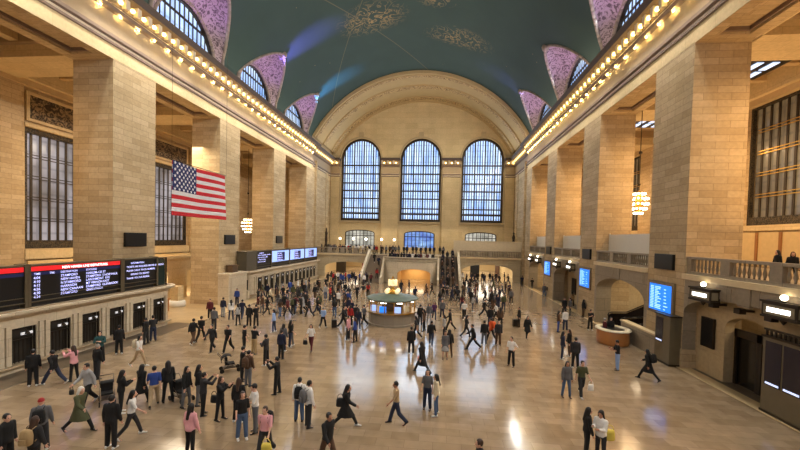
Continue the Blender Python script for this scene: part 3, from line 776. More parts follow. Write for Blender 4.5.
# ------------------------------------------------------------------ kiosks, desk
def kiosk(x, y, w, d, h, label, faces):
    t = thing('ticket_kiosk', label, 'kiosk', (x, y, 0), 'ticket kiosks at the right wall')
    mk = plain('kiosk_metal', (.47, .43, .34), .35, .4)
    b = MB(); b.box(x - d / 2, y - w / 2, 0, x + d / 2, y + w / 2, h); b.build('body', mk, t)
    b = MB(); b.box(x - d / 2 - .05, y - w / 2 - .05, h, x + d / 2 + .05, y + w / 2 + .05, h + .08); b.box(x - d / 2 - .03, y - w / 2 - .03, 0, x + d / 2 + .03, y + w / 2 + .03, .12); b.build('rim', BRONZE, t)
    for (u0, u1) in faces:
        MB().box(x - d / 2 - .02, y + u0, 1.25, x - d / 2, y + u1, h - .15).build('screen', plain('kiosk_screen', (.17, .15, .19), .25), t)
        MB().box(x - d / 2 - .03, y + u0 + .06, 1.3, x - d / 2 - .02, y + u1 - .06, 1.38).build('light_strip', plain('kiosk_strip_glow', (.8, .85, 1), .4, emit=1.2, ecol=(.8, .85, 1)), t)
    return t
kiosk(14.25, 24.0, 1.5, .9, 2.9, 'tall metal kiosk standing against the nearest right pier', [(-.05, .65)])
kk = kiosk(14.75, 16.0, 3.4, .8, 3.3, 'wide bronze kiosk with two dark screens at the right photo edge', [(-1.5, -.3), (-.1, .7), (.8, 1.55)])
b = MB()
for i in range(16): b.box(14.38, 14.4 + i * .21, 3.38, 14.43, 14.48 + i * .21, 3.62)
b.box(14.36, 14.3, 3.6, 14.45, 17.7, 3.68); b.build('cresting', BRONZE, kk)
# low stone wall beside the desk, with light coping
t = thing('ramp_wall', 'low marble ramp wall with pale coping beside the round wooden desk', 'wall', (14.2, 25.6, 0))
b = MB(); b.add([(14.0, 25.0, 0), (14.4, 25.0, 0), (14.4, 29.5, 0), (14.0, 29.5, 0), (14.0, 25.0, 1.35), (14.4, 25.0, 1.35), (14.4, 29.5, 1.35), (14.0, 29.5, 1.35)], [(3, 2, 1, 0), (4, 5, 6, 7), (0, 1, 5, 4), (1, 2, 6, 5), (2, 3, 7, 6), (3, 0, 4, 7)]); b.build('wall_body', STONE_G, t)
MB().box(13.95, 24.95, 1.35, 14.45, 29.55, 1.45).build('coping', plain('ledge_light_stone', (.84, .76, .6)), t)
t = thing('reception_desk', 'curved oak desk with pale counter near the escalator', 'desk', (12.85, 28.1, 0))
def cring(r, z, cx=12.8, cy=28.1, a0=0, a1=2 * pi, n=28): return [(cx + r * cos(a0 + (a1 - a0) * i / n), cy + r * 1.15 * sin(a0 + (a1 - a0) * i / n), z) for i in range(n)]
MB().loft([cring(1.0, 0), cring(1.03, .1), cring(1.03, .95), cring(1.0, 1.0)]).build('desk_body', WOODC, t)
b = MB(); b.loft([cring(1.12, 1.0), cring(1.12, 1.08), cring(.75, 1.09), cring(.75, 1.01)], cap=False); b.build('counter_top', plain('counter_white', (.9, .85, .72), .4), t)
b = MB(); b.loft([cring(.74, 1.0), cring(.74, 1.02)]); b.build('desk_interior', BLACK, t)

# escalator inside the arch
t = thing('escalator', 'dark escalator rising to the right inside the wide arch of the right wall', 'escalator', (17.5, 31, 0))
b = MB()
for i in range(22):
    x = 15.6 + i * .26; b.box(x, 29.3, 0, x + .27, 33.4, .12 + max(0, i - 3) * .13)
b.build('step_run', plain('escalator_step', (.2, .18, .17), .5), t)
for y in (29.0, 31.35, 33.6):
    b = MB(); p = [(14.9, .0), (14.9, 1.0), (15.2, 1.15), (16.4, 1.2), (21.3, 3.6), (21.3, 2.4), (16.6, .05)]
    b.plate(p, [], lambda u, v, d: (u, y + d, v), .12); b.build('side_panel', plain('escalator_panel', (.11, .09, .085), .25), t)
    b = MB(); hp = [(14.85, .95), (14.95, 1.18), (15.2, 1.25), (16.4, 1.3), (21.3, 3.7)]
    for (a, z), (c, w) in zip(hp, hp[1:]): b.tube((a, y + .06, z), (c, y + .06, w), .05)
    b.build('handrail', BLACK, t)

# ------------------------------------------------------------------ ticket booths on the left
BTH = stone('booth_marble', (.80, .75, .65), (.76, .70, .60), (.62, .56, .47), bw=1.6, rh=.9, ms=.01, rough=.4, bump=.03, spec=.5)
BTHD = plain('booth_shade_stone', (.60, .53, .43), .5)
GRILLE = plain('window_grille_bronze', (.15, .12, .085), .5, .5)
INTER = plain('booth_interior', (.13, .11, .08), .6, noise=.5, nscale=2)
def booth(y0, y1, w0, sp, nw, label, zt=3.1, near_end=False):
    t = thing('ticket_booth', label, 'ticket booth', (-21, (y0 + y1) / 2, 0), 'marble ticket booths on the left')
    xf = -21.0; c_r = .9
    # plan outline with rounded hall corners
    def outl(off):
        pts = [(XL - .6, y0 - off)]
        for i in range(7):
            a = -pi / 2 + (pi / 2) * i / 6; pts.append((xf - c_r + (c_r + off) * cos(a), y0 + c_r + (c_r + off) * sin(a)))
        for i in range(7):
            a = (pi / 2) * i / 6; pts.append((xf - c_r + (c_r + off) * cos(a), y1 - c_r + (c_r + off) * sin(a)))
        pts.append((XL - .6, y1 + off)); return pts
    def prism(b, off, z0, z1, mi=0):
        p = outl(off); n = len(p)
        b.add([(x, y, z0) for x, y in p] + [(x, y, z1) for x, y in p], [(i, (i + 1) % n, (i + 1) % n + n, i + n) for i in range(n)] + [tuple(range(n))[::-1], tuple(range(n, 2 * n))], mi)
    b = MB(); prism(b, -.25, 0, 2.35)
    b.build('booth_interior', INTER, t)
    b = MB(); prism(b, 0, 2.2, 2.75); prism(b, .08, 2.75, 2.85); b.build('frieze', BTH, t)
    b = MB(); prism(b, .3, 2.85, 2.97); prism(b, .5, 2.97, zt); prism(b, .2, zt, zt + .06, 1); b.build('cornice', [BTH, BTHD], t)
    b = MB(); prism(b, .02, 0, .36); b.build('base', BTH, t)
    b = MB(); prism(b, .28, .3, .4); b.build('counter_ledge', [plain('ledge_marble', (.72, .64, .52), .3)], t)
    # front wall strips between the openings
    last = y0 + c_r
    ops = [(w0 + i * sp, w0 + i * sp + 1.13) for i in range(nw)]
    for a, c in ops + [(y1 - c_r, None)]:
        MB().box(xf - .25, last, .3, xf + .0, a, 2.25).box(xf - .1, last + .09, .4, xf + .1, min(last + .31, a), 2.35).box(xf - .1, max(a - .31, last), .4, xf + .1, a - .09, 2.35).build('pilaster', BTH, t)
        if c is not None: last = c
    p = outl(0)
    for seg in (p[1:8], p[8:15]):
        b = MB()
        for (x0_, y0_), (x1_, y1_) in zip(seg, seg[1:]): b.add([(x0_, y0_, .3), (x1_, y1_, .3), (x1_, y1_, 2.3), (x0_, y0_, 2.3)], [(0, 1, 2, 3)])
        b.build('corner_panel', BTH, t)
    for a, c in ops:
        b = MB(); n = 6
        b.box(xf - .12, a, .4, xf - .04, a + .06, 2.2); b.box(xf - .12, c - .06, .4, xf - .04, c, 2.2); b.box(xf - .12, a, 1.55, xf - .04, c, 1.6); b.box(xf - .12, a, 2.14, xf - .04, c, 2.22)
        for i in range(1, n): b.box(xf - .1, a + (c - a) * i / n - .01, .4, xf - .07, a + (c - a) * i / n + .01, 1.55)
        g = b.build('window_grille', GRILLE, t)
        b = MB(); b.tube((xf + .05, (a + c) / 2, 2.15), (xf + .14, (a + c) / 2, 1.98), .02); b.lathe([(.05, 2.0), (.12, 1.93), (.13, 1.86)], xf + .14, (a + c) / 2, 10); b.build('window_lamp', BRONZE, t)
        MB().box(xf + .1, (a + c) / 2 - .26, 1.84, xf + .16, (a + c) / 2 + .26, 1.96).build('window_sign', plain('opal_sign', (.9, .9, .88), .4, emit=.5, ecol=(.9, .9, .95)), t)
    return t
b1 = booth(7.0, 27.5, 16.23 - 1.835 * 4, 1.835, 10, 'marble ticket booth with grilled windows at the near left, under the red topped boards')
b2 = booth(39.6, 63.8, 41.4, 1.62, 13, 'marble ticket booth with grilled windows farther down the left side, under four bright boards', near_end=True)
b = MB(); b.box(-21.9, 39.5, 1.0, -21.2, 39.62, 2.1); b.build('end_window', GRILLE, b2)
b = MB(); b.box(-22.4, 39.15, 0, -21, 39.62, .9); b.build('end_counter', BTH, b2)

def text_mesh(s_, size, name, mat, parent, M):
    cu = bpy.data.curves.new(name, 'FONT'); cu.body = s_; cu.size = size; cu.offset = size * .012
    tmp = bpy.data.objects.new('tmp', cu); COL.objects.link(tmp)
    dg = bpy.context.evaluated_depsgraph_get(); dg.update()
    me = bpy.data.meshes.new_from_object(tmp.evaluated_get(dg)); bpy.data.objects.remove(tmp, do_unlink=True); bpy.data.curves.remove(cu)
    me.transform(M); me.materials.clear(); me.materials.append(mat)
    o = bpy.data.objects.new(name, me); COL.objects.link(o); o.parent = parent
    return o
def board(ya, yb, label, z0=3.17, z1=5.3, x=-21.0, kind='table', glare=False):
    t = local('departure_board', label, 'departure board', (x, ya, z0), 'departure boards over the ticket booths')
    H = z1 - z0; W = yb - ya
    b = MB(); b.box(-.55, 0, .25, -.02, W, H); b.box(-.5, .2, 0, -.1, W - .2, .25); b.build('cabinet', plain('board_black', (.035, .035, .04), .4), t)
    b = MB(); b.box(-.6, -.07, 0, .06, .07, H + .1); b.box(-.6, W - .07, 0, .06, W + .07, H + .1); b.box(-.6, 0, H - .02, .04, W, H + .06); b.box(-.1, 0, .22, .06, W, .27); b.box(.0, 0, .5, .05, W, .53); b.build('frame', plain('board_frame_metal', (.42, .38, .30), .4, .5), t)
    def M(u, v, sz): return Matrix.Translation((.03, u, v)) @ Matrix(((0, 0, 1, 0), (1, 0, 0, 0), (0, 1, 0, 0), (0, 0, 0, 1)))
    def tx(s_, u, v, sz, nm='board_text', mat=WTEXT): return text_mesh(s_, sz, nm, mat, t, M(u, v, sz))
    if kind == 'table':
        MB().box(-.02, .1, H - .28, .01, W - .1, H - .04).build('red_band', REDB, t)
        MB().box(-.02, .1, H - .5, .01, W - .1, H - .34).build('column_header_band', BLUEB, t)
        if W > 5:
            tx('NEW HAVEN LINE DEPARTURES', W * .3, H - .24, .2, 'board_heading', plain('heading_glow', (1, 1, 1), .4, emit=2.2))
            tx('TIME', .22, H - .48, .15); tx('TRK', 1.0, H - .48, .15); tx('DESTINATION', 1.6, H - .48, .15); tx('STATIONS', 3.1, H - .48, .15)
            rows = [('4:04', 'STAMFORD', 'HARLEM-125 ST'), ('4:10', 'NEW HAVEN', 'STAMFORD  S NORWALK'), ('4:12', 'N STAMFORD', 'LARCHMONT  RYE'), ('4:26', 'HARRISON', 'MT VERNON EAST'), ('4:30', 'NEW CANAAN', 'STAMFORD  GLENBROOK'), ('4:34', 'STAMFORD', 'GREENWICH'), ('4:39', 'DANBURY', 'BETHEL')]
            for i, (a, c, d) in enumerate(rows):
                v = H - .7 - i * .2
                if v < .3: break
                tx(a, .2, v, .19); tx(c, 1.6, v, .19); tx(d, 3.1, v, .19)
    elif kind == 'notes':
        for i, s_ in enumerate(['INFORMATION', 'TICKETS ARE REQUIRED BEFORE BOARDING', 'PLEASE CHECK TRACK NUMBERS', 'BEFORE YOU BOARD', 'THANK YOU FOR RIDING']):
            tx(s_, .25 + (.35 if i in (0, 3) else 0), H - .3 - i * .26, .17)
    elif kind == 'glare':
        MB().box(-.02, .15, .6, .01, W - .15, H - .1).build('lit_panel', PSCR, t)
        b = MB(); b.box(.01, W * .3, .7, .02, W * .72, H - .3); b.build('dark_panel', plain('deep_blue_panel', (.08, .09, .3), .3, emit=.2, ecol=(.1, .1, .5)), t)
        for i in range(4): tx('DEPARTURES' if i == 0 else 'HARLEM LINE  %d' % (20 + i), W * .3, H - .55 - i * .28, .22)
    return t
board(9.6, 16.85, 'red topped departure board cut off by the left photo edge', kind='table').scale = (1, 1, 1)
board(17.0, 22.6, 'red topped black board reading NEW HAVEN LINE DEPARTURES', kind='table')
board(22.75, 25.75, 'black board with five centred white lines beside the nearest left pier', kind='notes')
t = thing('glass_cabinet', 'empty dark glass cabinet ending the near row of boards', 'cabinet', (-21.3, 26.2, 3.17))
MB().box(-21.55, 25.95, 3.2, -21.05, 26.65, 5.2).build('glass_box', plain('smoky_glass', (.14, .2, .19), .1), t); b = MB()
for x, y in ((-21.6, 26.7), (-21.0, 26.7)): b.box(x - .04, y - .04, 3.17, x + .04, y + .04, 5.3)
b.box(-21.6, 25.95, 5.22, -21.0, 26.7, 5.3); b.build('cabinet_frame', BRONZE, t)
# far boards
yy = [39.9, 45.0, 50.8, 56.8, 62.8]
for i in range(4):
    board(yy[i] + (.0 if i else 1.2), yy[i + 1] - .15, ['pale glowing departure board nearest on the far booth, next to a dark cabinet', 'pale glowing departure board, second on the far booth', 'pale glowing departure board, third on the far booth', 'pale glowing departure board at the far end of the row'][i], kind='notes' if i == 0 else 'glare')
t = tag(MB().box(-22.0, 38.7, 3.2, -20.9, 40.9, 5.3).box(-22.05, 38.65, 5.25, -20.85, 40.95, 5.36).build('equipment_cabinet', plain('cabinet_olive', (.33, .3, .24), .5)), 'dark olive cabinet at the near end of the far boards', 'cabinet')
tag(MB().box(-22.0, 36.6, 3.2, -21.3, 37.6, 3.9).box(-22.04, 36.56, 3.86, -21.26, 37.64, 3.95).build('equipment_box', plain('box_brown', (.35, .26, .17), .6)), 'small brown box on the ledge beside the second left pier', 'box')
tag(MB().box(-22.1, 35.3, 0, -20.95, 38.9, 3.0).box(-22.1, 35.2, 3.0, -20.8, 38.95, 3.2).box(-20.95, 35.7, .4, -20.9, 38.6, 2.7).build('marble_plinth', BTH), 'tan marble casing around the foot of the second left pier', 'plinth')

# passage between the booths on the left
b = MB(); b.plate([(27, 0), (30.2, 0), (30.2, 3), (33.2, 3), (33.2, 0), (34, 0), (34, 3), (36.5, 3), (36.5, 0), (39.5, 0), (39.5, 3), (46, 3), (46, 0), (48, 0), (48, 4.6), (27, 4.6)], [], side_fn(-28.5, -1), .4)
b.box(-28.5, 27, 4.4, -28.1, 48, 4.7); struct(b.build('wall_left_passage', STONE_L))
b = MB(); b.box(-33.6, 27, 0, -33.4, 48, 4.6); struct(b.build('wall_left_passage_rear', SHOPLIT))
for i, y in enumerate((33.6, 39.0)):
    b = MB(); b.box(-27.3, y - .35, 0, -26.6, y + .35, 3.1); b.box(-27.4, y - .45, 0, -26.5, y + .45, .5); b.box(-27.4, y - .45, 2.9, -26.5, y + .45, 3.2); struct(b.build('pier_passage', STONE_L))
t = thing('wooden_desk', 'orange wooden desk just past the end of the near ticket booth', 'desk', (-25.0, 31.0, 0))
MB().box(-25.6, 30.0, 0, -24.6, 31.7, 1.1).build('desk_body', WOODC, t); MB().box(-25.7, 29.9, 1.1, -24.5, 31.8, 1.18).build('desk_top', WOODC, t)
b = MB()
for i in range(3): b.box(-25.6, 30.2 + i * .5, 1.18, -25.5, 30.35 + i * .5, 1.9)
b.build('screen_post', WOODC, t)
t = thing('barrier_base', 'rounded white marble newel block in the passage between the ticket booths', 'newel', (-25.4, 33.6, 0))
b = MB(); b.lathe([(.75, 0), (.8, .2), (.72, .55), (.6, .6)], -25.4, 33.8, 16); b.build('base', WHITEP, t); MB().box(-25.8, 33.4, .6, -25.0, 34.2, 2.0).build('shaft', STONE_L, t)

# ------------------------------------------------------------------ flag
def flag():
    X = -14.0; y0, y1, z1, z0 = 18.15, 23.15, 11.03, 8.14
    t = thing('hanging_flag', 'large stars and stripes flag hanging in front of the left piers', 'flag', (X, (y0 + y1) / 2, z0))
    nu, nv = 60, 26
    def P(u, v, off=0):
        return (X + .10 * sin(u * 9 + v * 1.5) * (.3 + .7 * u) + off, y0 + (y1 - y0) * u, z0 + (z1 - z0) * v - .05 * sin(u * pi) * v)
    def grid(b, u0, u1, v0, v1, mfn, off=0):
        vs = []; fs = []; ms = []
        for i in range(nu + 1):
            for j in range(nv + 1): vs.append(P(u0 + (u1 - u0) * i / nu, v0 + (v1 - v0) * j / nv, off))
        for i in range(nu):
            for j in range(nv): b.add([vs[i * (nv + 1) + j], vs[(i + 1) * (nv + 1) + j], vs[(i + 1) * (nv + 1) + j + 1], vs[i * (nv + 1) + j + 1]], [(0, 1, 2, 3)], mfn(j), True)
    red = plain('flag_red', (.80, .13, .17), .8, noise=.04); wh = plain('flag_white', (.90, .89, .90), .8, noise=.03); bl = plain('flag_blue', (.10, .14, .36), .8, noise=.05)
    b = MB(); grid(b, 0, 1, 0, 1, lambda j: 0 if (j // 2) % 2 == 0 else 1)
    st = b.build('striped_cloth', [red, wh], t, fixn=False)
    md = st.modifiers.new('thickness', 'SOLIDIFY'); md.thickness = .012
    cu = .41; cv = 6 / 13
    for sgn in (1, -1):
        b = MB(); grid(b, 0, cu, cv, 1, lambda j: 0, .02 * sgn); b.build('canton', bl, t, fixn=False)
    b = MB()
    for r in range(9):
        n = 6 if r % 2 == 0 else 5
        for k in range(n):
            uc = cu * ((k + .5) / 6 if n == 6 else (k + 1) / 6); vc = cv + (1 - cv) * (r + .5) / 9
            for off in (.035, -.035):
                pts = []
                for i in range(10):
                    a = pi / 2 + pi * i / 5; rr = .105 if i % 2 == 0 else .042
                    pts.append(P(uc + rr * cos(a) / (y1 - y0), vc + rr * sin(a) / (z1 - z0), off))
                b.add([P(uc, vc, off)] + pts, [(0, i + 1, (i + 1) % 10 + 1) for i in range(10)])
    b.build('star', wh, t, fixn=False)
    b = MB()
    for y in (y0, y1): b.tube((X, y, z1), (X, y, 32.8), .008, n=4)
    b.tube((X, y0, z1 + .01), (X, y1, z1 + .01), .02, n=6)
    b.build('hanging_wire', BRONZE, t)
flag()

# ------------------------------------------------------------------ globe chandeliers
def chandelier(x, y, z, label, ztop, r=.8, h=2.2):
    t = local('chandelier', label, 'chandelier', (x, y, z), 'globe chandeliers in the side bays')
    b = MB(); b.tube((0, 0, h / 2), (0, 0, ztop - z), .035, n=6); b.sphere((0, 0, h / 2 + .5), .12, 8); b.sphere((0, 0, h / 2 + 3.4), .16, 8); b.build('rod', BRONZE, t)
    b = MB(); bb = []
    for i, (q, rr) in enumerate(((-.46, .42), (-.28, .78), (-.08, .97), (.14, .92), (.34, .62))):
        zz = q * h; R = r * rr; n = int(8 + rr * 8)
        for k in range(n): a = 2 * pi * k / n; bb.append((R * cos(a), R * sin(a), zz))
        for k in range(20):
            a = 2 * pi * k / 20; c = 2 * pi * (k + 1) / 20; b.tube((R * .95 * cos(a), R * .95 * sin(a), zz + .1), (R * .95 * cos(c), R * .95 * sin(c), zz + .1), .05, n=5)
    b.lathe([(.1, -h / 2), (.25, -h * .3), (.3, 0), (.2, h * .35), (.05, h / 2)], 0, 0, 10)
    b.build('brass_frame', GOLD, t)
    proto = None
    for p in bb:
        if proto is None: proto = MB().sphere((0, 0, 0), .1, 6).build('bulb', CHAND, t); q = proto
        else: q = proto.copy(); COL.objects.link(q); q.parent = t
        q.location = p
chandelier(18.2, 36.0, 11.05, 'glowing globe chandelier hanging between the first two right piers', 20.1)
chandelier(-27.0, 50.2, 8.6, 'glowing globe chandelier hanging between the second and third left piers', 20.4, .85, 2.2)

# ------------------------------------------------------------------ information booth with four faced clock
def info_booth():
    cx, cy = -3.75, 31.3
    t = thing('information_booth', 'round marble information booth in the middle of the floor', 'booth', (cx, cy, 0))
    n = 16; a0 = pi / 16
    b = MB(); b.lathe([(2.12, 0), (2.12, .14), (2.0, .16), (2.0, 1.02), (2.08, 1.05)], cx, cy, n, 0, False, a0); b.build('marble_base', plain('booth_grey_marble', (.55, .51, .45), .35, noise=.15), t)
    b = MB(); b.lathe([(2.25, 1.05), (2.25, 1.13), (1.7, 1.13)], cx, cy, n, 0, False, a0); b.build('counter', GOLD, t)
    b = MB()
    for i in range(n):
        a = a0 + 2 * pi * i / n; b.box(cx + 1.95 * cos(a) - .04, cy + 1.95 * sin(a) - .04, 1.1, cx + 1.95 * cos(a) + .04, cy + 1.95 * sin(a) + .04, 2.05)
    b.lathe([(2.0, 1.98), (2.0, 2.06), (1.9, 2.06), (1.9, 1.98)], cx, cy, n, 0, False, a0)
    b.build('window_frame', GOLD, t)
    b = MB(); b.lathe([(.9, 1.0), (.9, 2.0)], cx, cy, 10); b.build('interior_core', plain('booth_core', (.30, .23, .12), .5), t)
    b = MB(); b.lathe([(2.2, 2.05), (2.25, 2.15), (2.1, 2.22), (1.0, 2.38), (.95, 2.45), (.5, 2.5), (.1, 2.5)], cx, cy, 24, 0, True); b.build('roof', GREEN_R, t)
    b = MB()
    for i in range(8):
        a = 2 * pi * i / 8 - .3; b.box(cx + 1.7 * cos(a) - .22, cy + 1.7 * sin(a) - .22, 1.9, cx + 1.7 * cos(a) + .22, cy + 1.7 * sin(a) + .22, 1.97)
    b.build('ceiling_lamp', WLIGHT, t)
    for a, mt in ((-1.9, BSCR), (-2.5, PSCR), (-1.2, PSCR), (-.6, plain('booth_poster', (.8, .75, .6), .5))):
        x, y = cx + 1.75 * cos(a), cy + 1.75 * sin(a); MB().box(x - .28, y - .05, 1.15, x + .28, y + .02, 1.62).build('counter_screen', mt, t)
    k = thing('clock', 'brass four faced clock on top of the information booth', 'clock', (cx, cy, 2.5))
    b = MB(); b.lathe([(.55, 2.5), (.5, 2.62), (.25, 2.7), (.16, 2.9), (.2, 3.0), (.12, 3.05)], cx, cy, 14); b.build('pedestal', GOLD, k)
    for i in range(4):
        a = pi / 4 + i * pi / 2; MB().sphere((cx + .62 * cos(a), cy + .62 * sin(a), 2.7), .2, 10).build('globe_lamp', OPAL, k)
    b = MB(); b.sphere((cx, cy, 3.42), .36, 14); b.lathe([(.06, 3.75), (.1, 3.85), (.02, 4.0)], cx, cy, 8); b.build('clock_body', GOLD, k)
    for i in range(4):
        a = i * pi / 2 + .15; d = Vector((cos(a), sin(a), 0)); c = Vector((cx, cy, 3.42)) + d * .22
        b = MB(); b.tube(c, c + d * .17, .29, .27, n=20); f = b.build('dial', OPAL, k)
        w = Vector((-d.y, d.x, 0)); q = c + d * .2
        b = MB(); b.tube(q, q + Vector((0, 0, .24)), .012, n=4); b.tube(q, q + w * .14 + Vector((0, 0, -.08)), .016, n=4); h = b.build('clock_hand', BLACK, f); h.parent = f
info_booth()

# ------------------------------------------------------------------ east balcony, stairs
b = MB()
ZEB = 4.2
b.plate(notched(XL - 1, 0, XR + 1, ZEB - .15, [(-16.1, 4.5, 1.7, 1.05), (8.75, 4.4, 1.75, 1.2)]), [], far_fn(YE), .5)
b.box(XL - 1, YE + .5, ZEB - .5, XR + 1, D, ZEB); b.box(XL - .4, YE - .2, ZEB - .28, XR + .4, YE + .5, ZEB + .02, 1)
struct(b.build('wall_far_lower', [stone('far_balcony_stone', (.74, .68, .56), (.70, .64, .52), (.52, .46, .36), bw=1.9, rh=1.1, ms=.012, rough=.5, bump=.1), plain('balcony_ledge', (.80, .72, .56), .5)]))
for (xa, xb, n, lab) in ((XL + .02, -12.45, 4, 'far balcony balustrade at the left, in front of the seated crowd'), (-9.1, .3, 3, None), (3.9, XR - .02, 4, 'far balcony balustrade at the right, under the plain parapet panel')):
    if lab is None: continue
    b = MB(); bal_run(b, xa, YE + .1, xb, YE + .1, ZEB, n, 1.15)
    tag(b.build('balustrade', STONE_G), lab, 'balustrade', 'balustrades of the far balcony')
tag(MB().box(2.8, YE + .6, ZEB, XR + .3, YE + .8, 7.05).box(2.75, YE + .55, 6.95, XR + .3, YE + .85, 7.1).build('parapet_panel', plain('parapet_stone', (.80, .74, .62), .7)), 'long plain cream parapet panel on the right half of the far balcony', 'panel')
LST0 = stone('stair_side_marble', (.82, .77, .67), (.78, .73, .63), (.6, .55, .46), bw=1.6, rh=.8, ms=.01, rough=.5, bump=.05)
def stair(x0, x1, label):
    t = thing('staircase', label, 'staircase', ((x0 + x1) / 2, 58, 0), 'flights to the far balcony')
    b = MB(); n = 26
    for i in range(n):
        y = 58 + i * (8.0 / n); b.box(x0, y, 0, x1, YE, (i + 1) * ZEB / n) if i < n else None
    b.build('step_run', plain('stair_marble', (.50, .44, .37), .5), t)
    return t
s1 = stair(-12.0, -9.0, 'marble flight climbing to the far balcony on the left of the central arch')
s2 = stair(.3, 3.4, 'crowded marble flight climbing to the far balcony on the right of the central arch')
def slope_wall(x0, x1, root):
    b = MB(); prof = [(57.4, 0), (57.4, .95), (58.0, 1.0), (65.6, ZEB + .95), (66.0, ZEB + .95), (66.0, 0)]
    b.plate(prof, [], lambda u, v, d: (x0 + d, u, v), x1 - x0); b.build('side_balustrade', LST0, root)
slope_wall(-12.4, -12.0, s1); slope_wall(3.4, 3.8, s2)
# central landing with arch
LST = stone('landing_marble', (.82, .77, .67), (.78, .73, .63), (.6, .55, .46), bw=1.6, rh=.8, ms=.01, rough=.5, bump=.05)
t = thing('stair_landing', 'central marble landing with a wide arch below and a balustrade on top', 'landing', (-4.3, 59.5, 0))
LX0, LX1, LY, LZ_ = -9.0, .3, 59.2, 3.2
def bowf(u, v, d):
    q = (u - (LX0 + LX1) / 2) / ((LX1 - LX0) / 2)
    return (u, LY + 1.8 * abs(q) ** 4 + d, v)
NB = 24
us = [LX0 + (LX1 - LX0) * i / NB for i in range(NB + 1)]
ac, ahw = (LX0 + LX1) / 2 + .6, 2.65
b = MB()
def archz(u):
    q = (u - ac) / ahw
    return 0 if abs(q) >= 1 else 1.55 + .75 * sqrt(1 - q * q)
fine = sorted(set(us + [ac - ahw, ac + ahw] + [ac + ahw * cos(pi * i / 16) for i in range(17)]))
for u0, u1 in zip(fine, fine[1:]):
    inside = abs((u0 + u1) / 2 - ac) < ahw
    z0, z1 = (max(archz(u0), 1.55), max(archz(u1), 1.55)) if inside else (0, 0)
    b.add([bowf(u0, z0, 0), bowf(u1, z1, 0), bowf(u1, LZ_, 0), bowf(u0, LZ_, 0)], [(0, 1, 2, 3)])
    if inside: b.add([bowf(u0, z0, 0), bowf(u1, z1, 0), (u1, YE, z1), (u0, YE, z0)], [(0, 1, 2, 3)], 1)
    b.add([bowf(u0, LZ_, 0), bowf(u1, LZ_, 0), (u1, YE, LZ_), (u0, YE, LZ_)], [(0, 1, 2, 3)])
for x in (LX0, LX1): b.add([bowf(x, 0, 0), bowf(x, LZ_, 0), (x, YE, LZ_), (x, YE, 0)], [(0, 1, 2, 3)])
for s_ in (-1, 1):
    x = ac + s_ * ahw; b.add([bowf(x, 0, 0), bowf(x, 1.55, 0), (x, YE, 1.55), (x, YE, 0)], [(0, 1, 2, 3)], 1)
b.add([(ac - ahw, YE - .6, 0), (ac + ahw, YE - .6, 0), (ac + ahw, YE - .6, 2.4), (ac - ahw, YE - .6, 2.4)], [(0, 1, 2, 3)], 1)
b.build('landing_body', [LST, plain('arch_tan_lining', (.82, .66, .42), .6)], t, fixn=False)
b = MB()
for u0, u1 in zip(us, us[1:]):
    p, q = bowf(u0, 0, .2), bowf(u1, 0, .2); bal_run(b, p[0], p[1], q[0], q[1], LZ_, 1, .95, .12) if False else None
    for (za, zb, th) in ((LZ_, LZ_ + .2, .2), (LZ_ + .82, LZ_ + .98, .22)):
        P = [bowf(u, z, dd) for z in (za, zb) for u, dd in ((u0, -.02), (u1, -.02), (u1, th * 2), (u0, th * 2))]
        b.add(P, [(3, 2, 1, 0), (4, 5, 6, 7), (0, 1, 5, 4), (1, 2, 6, 5), (2, 3, 7, 6), (3, 0, 4, 7)])
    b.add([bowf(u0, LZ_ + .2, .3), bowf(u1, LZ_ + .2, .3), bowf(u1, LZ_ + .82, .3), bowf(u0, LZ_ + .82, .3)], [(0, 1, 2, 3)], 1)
    for q_ in (.25, .75):
        w = bowf(u0 + (u1 - u0) * q_, 0, .14); b.lathe([(.05, LZ_ + .2), (.09, LZ_ + .4), (.04, LZ_ + .82)], w[0], w[1], 6)
b.build('landing_balustrade', [LST, plain('balustrade_recess', (.30, .26, .2), .7)], t)  # dark sheet paints in the shade of the gaps between balusters
for x0, x1 in ((LX0 - .02, LX0 + .3), (LX1 - .3, LX1 + .02)):
    prof = [(57.2, 0), (57.2, .95), (58.2, 1.2), (61.0, LZ_ + .98), (61.4, LZ_ + .98), (61.4, 0)]
    MB().plate(prof, [], lambda u, v, d: (x0 + d, u, v), x1 - x0).build('newel_wall', LST, t)
b = MB(); 
for i in range(5): b.box(LX0 + .3, 63 + i * .6, LZ_, LX1 - .3, YE, LZ_ + (i + 1) * .2)
b.build('upper_step_run', STONE_G, t)
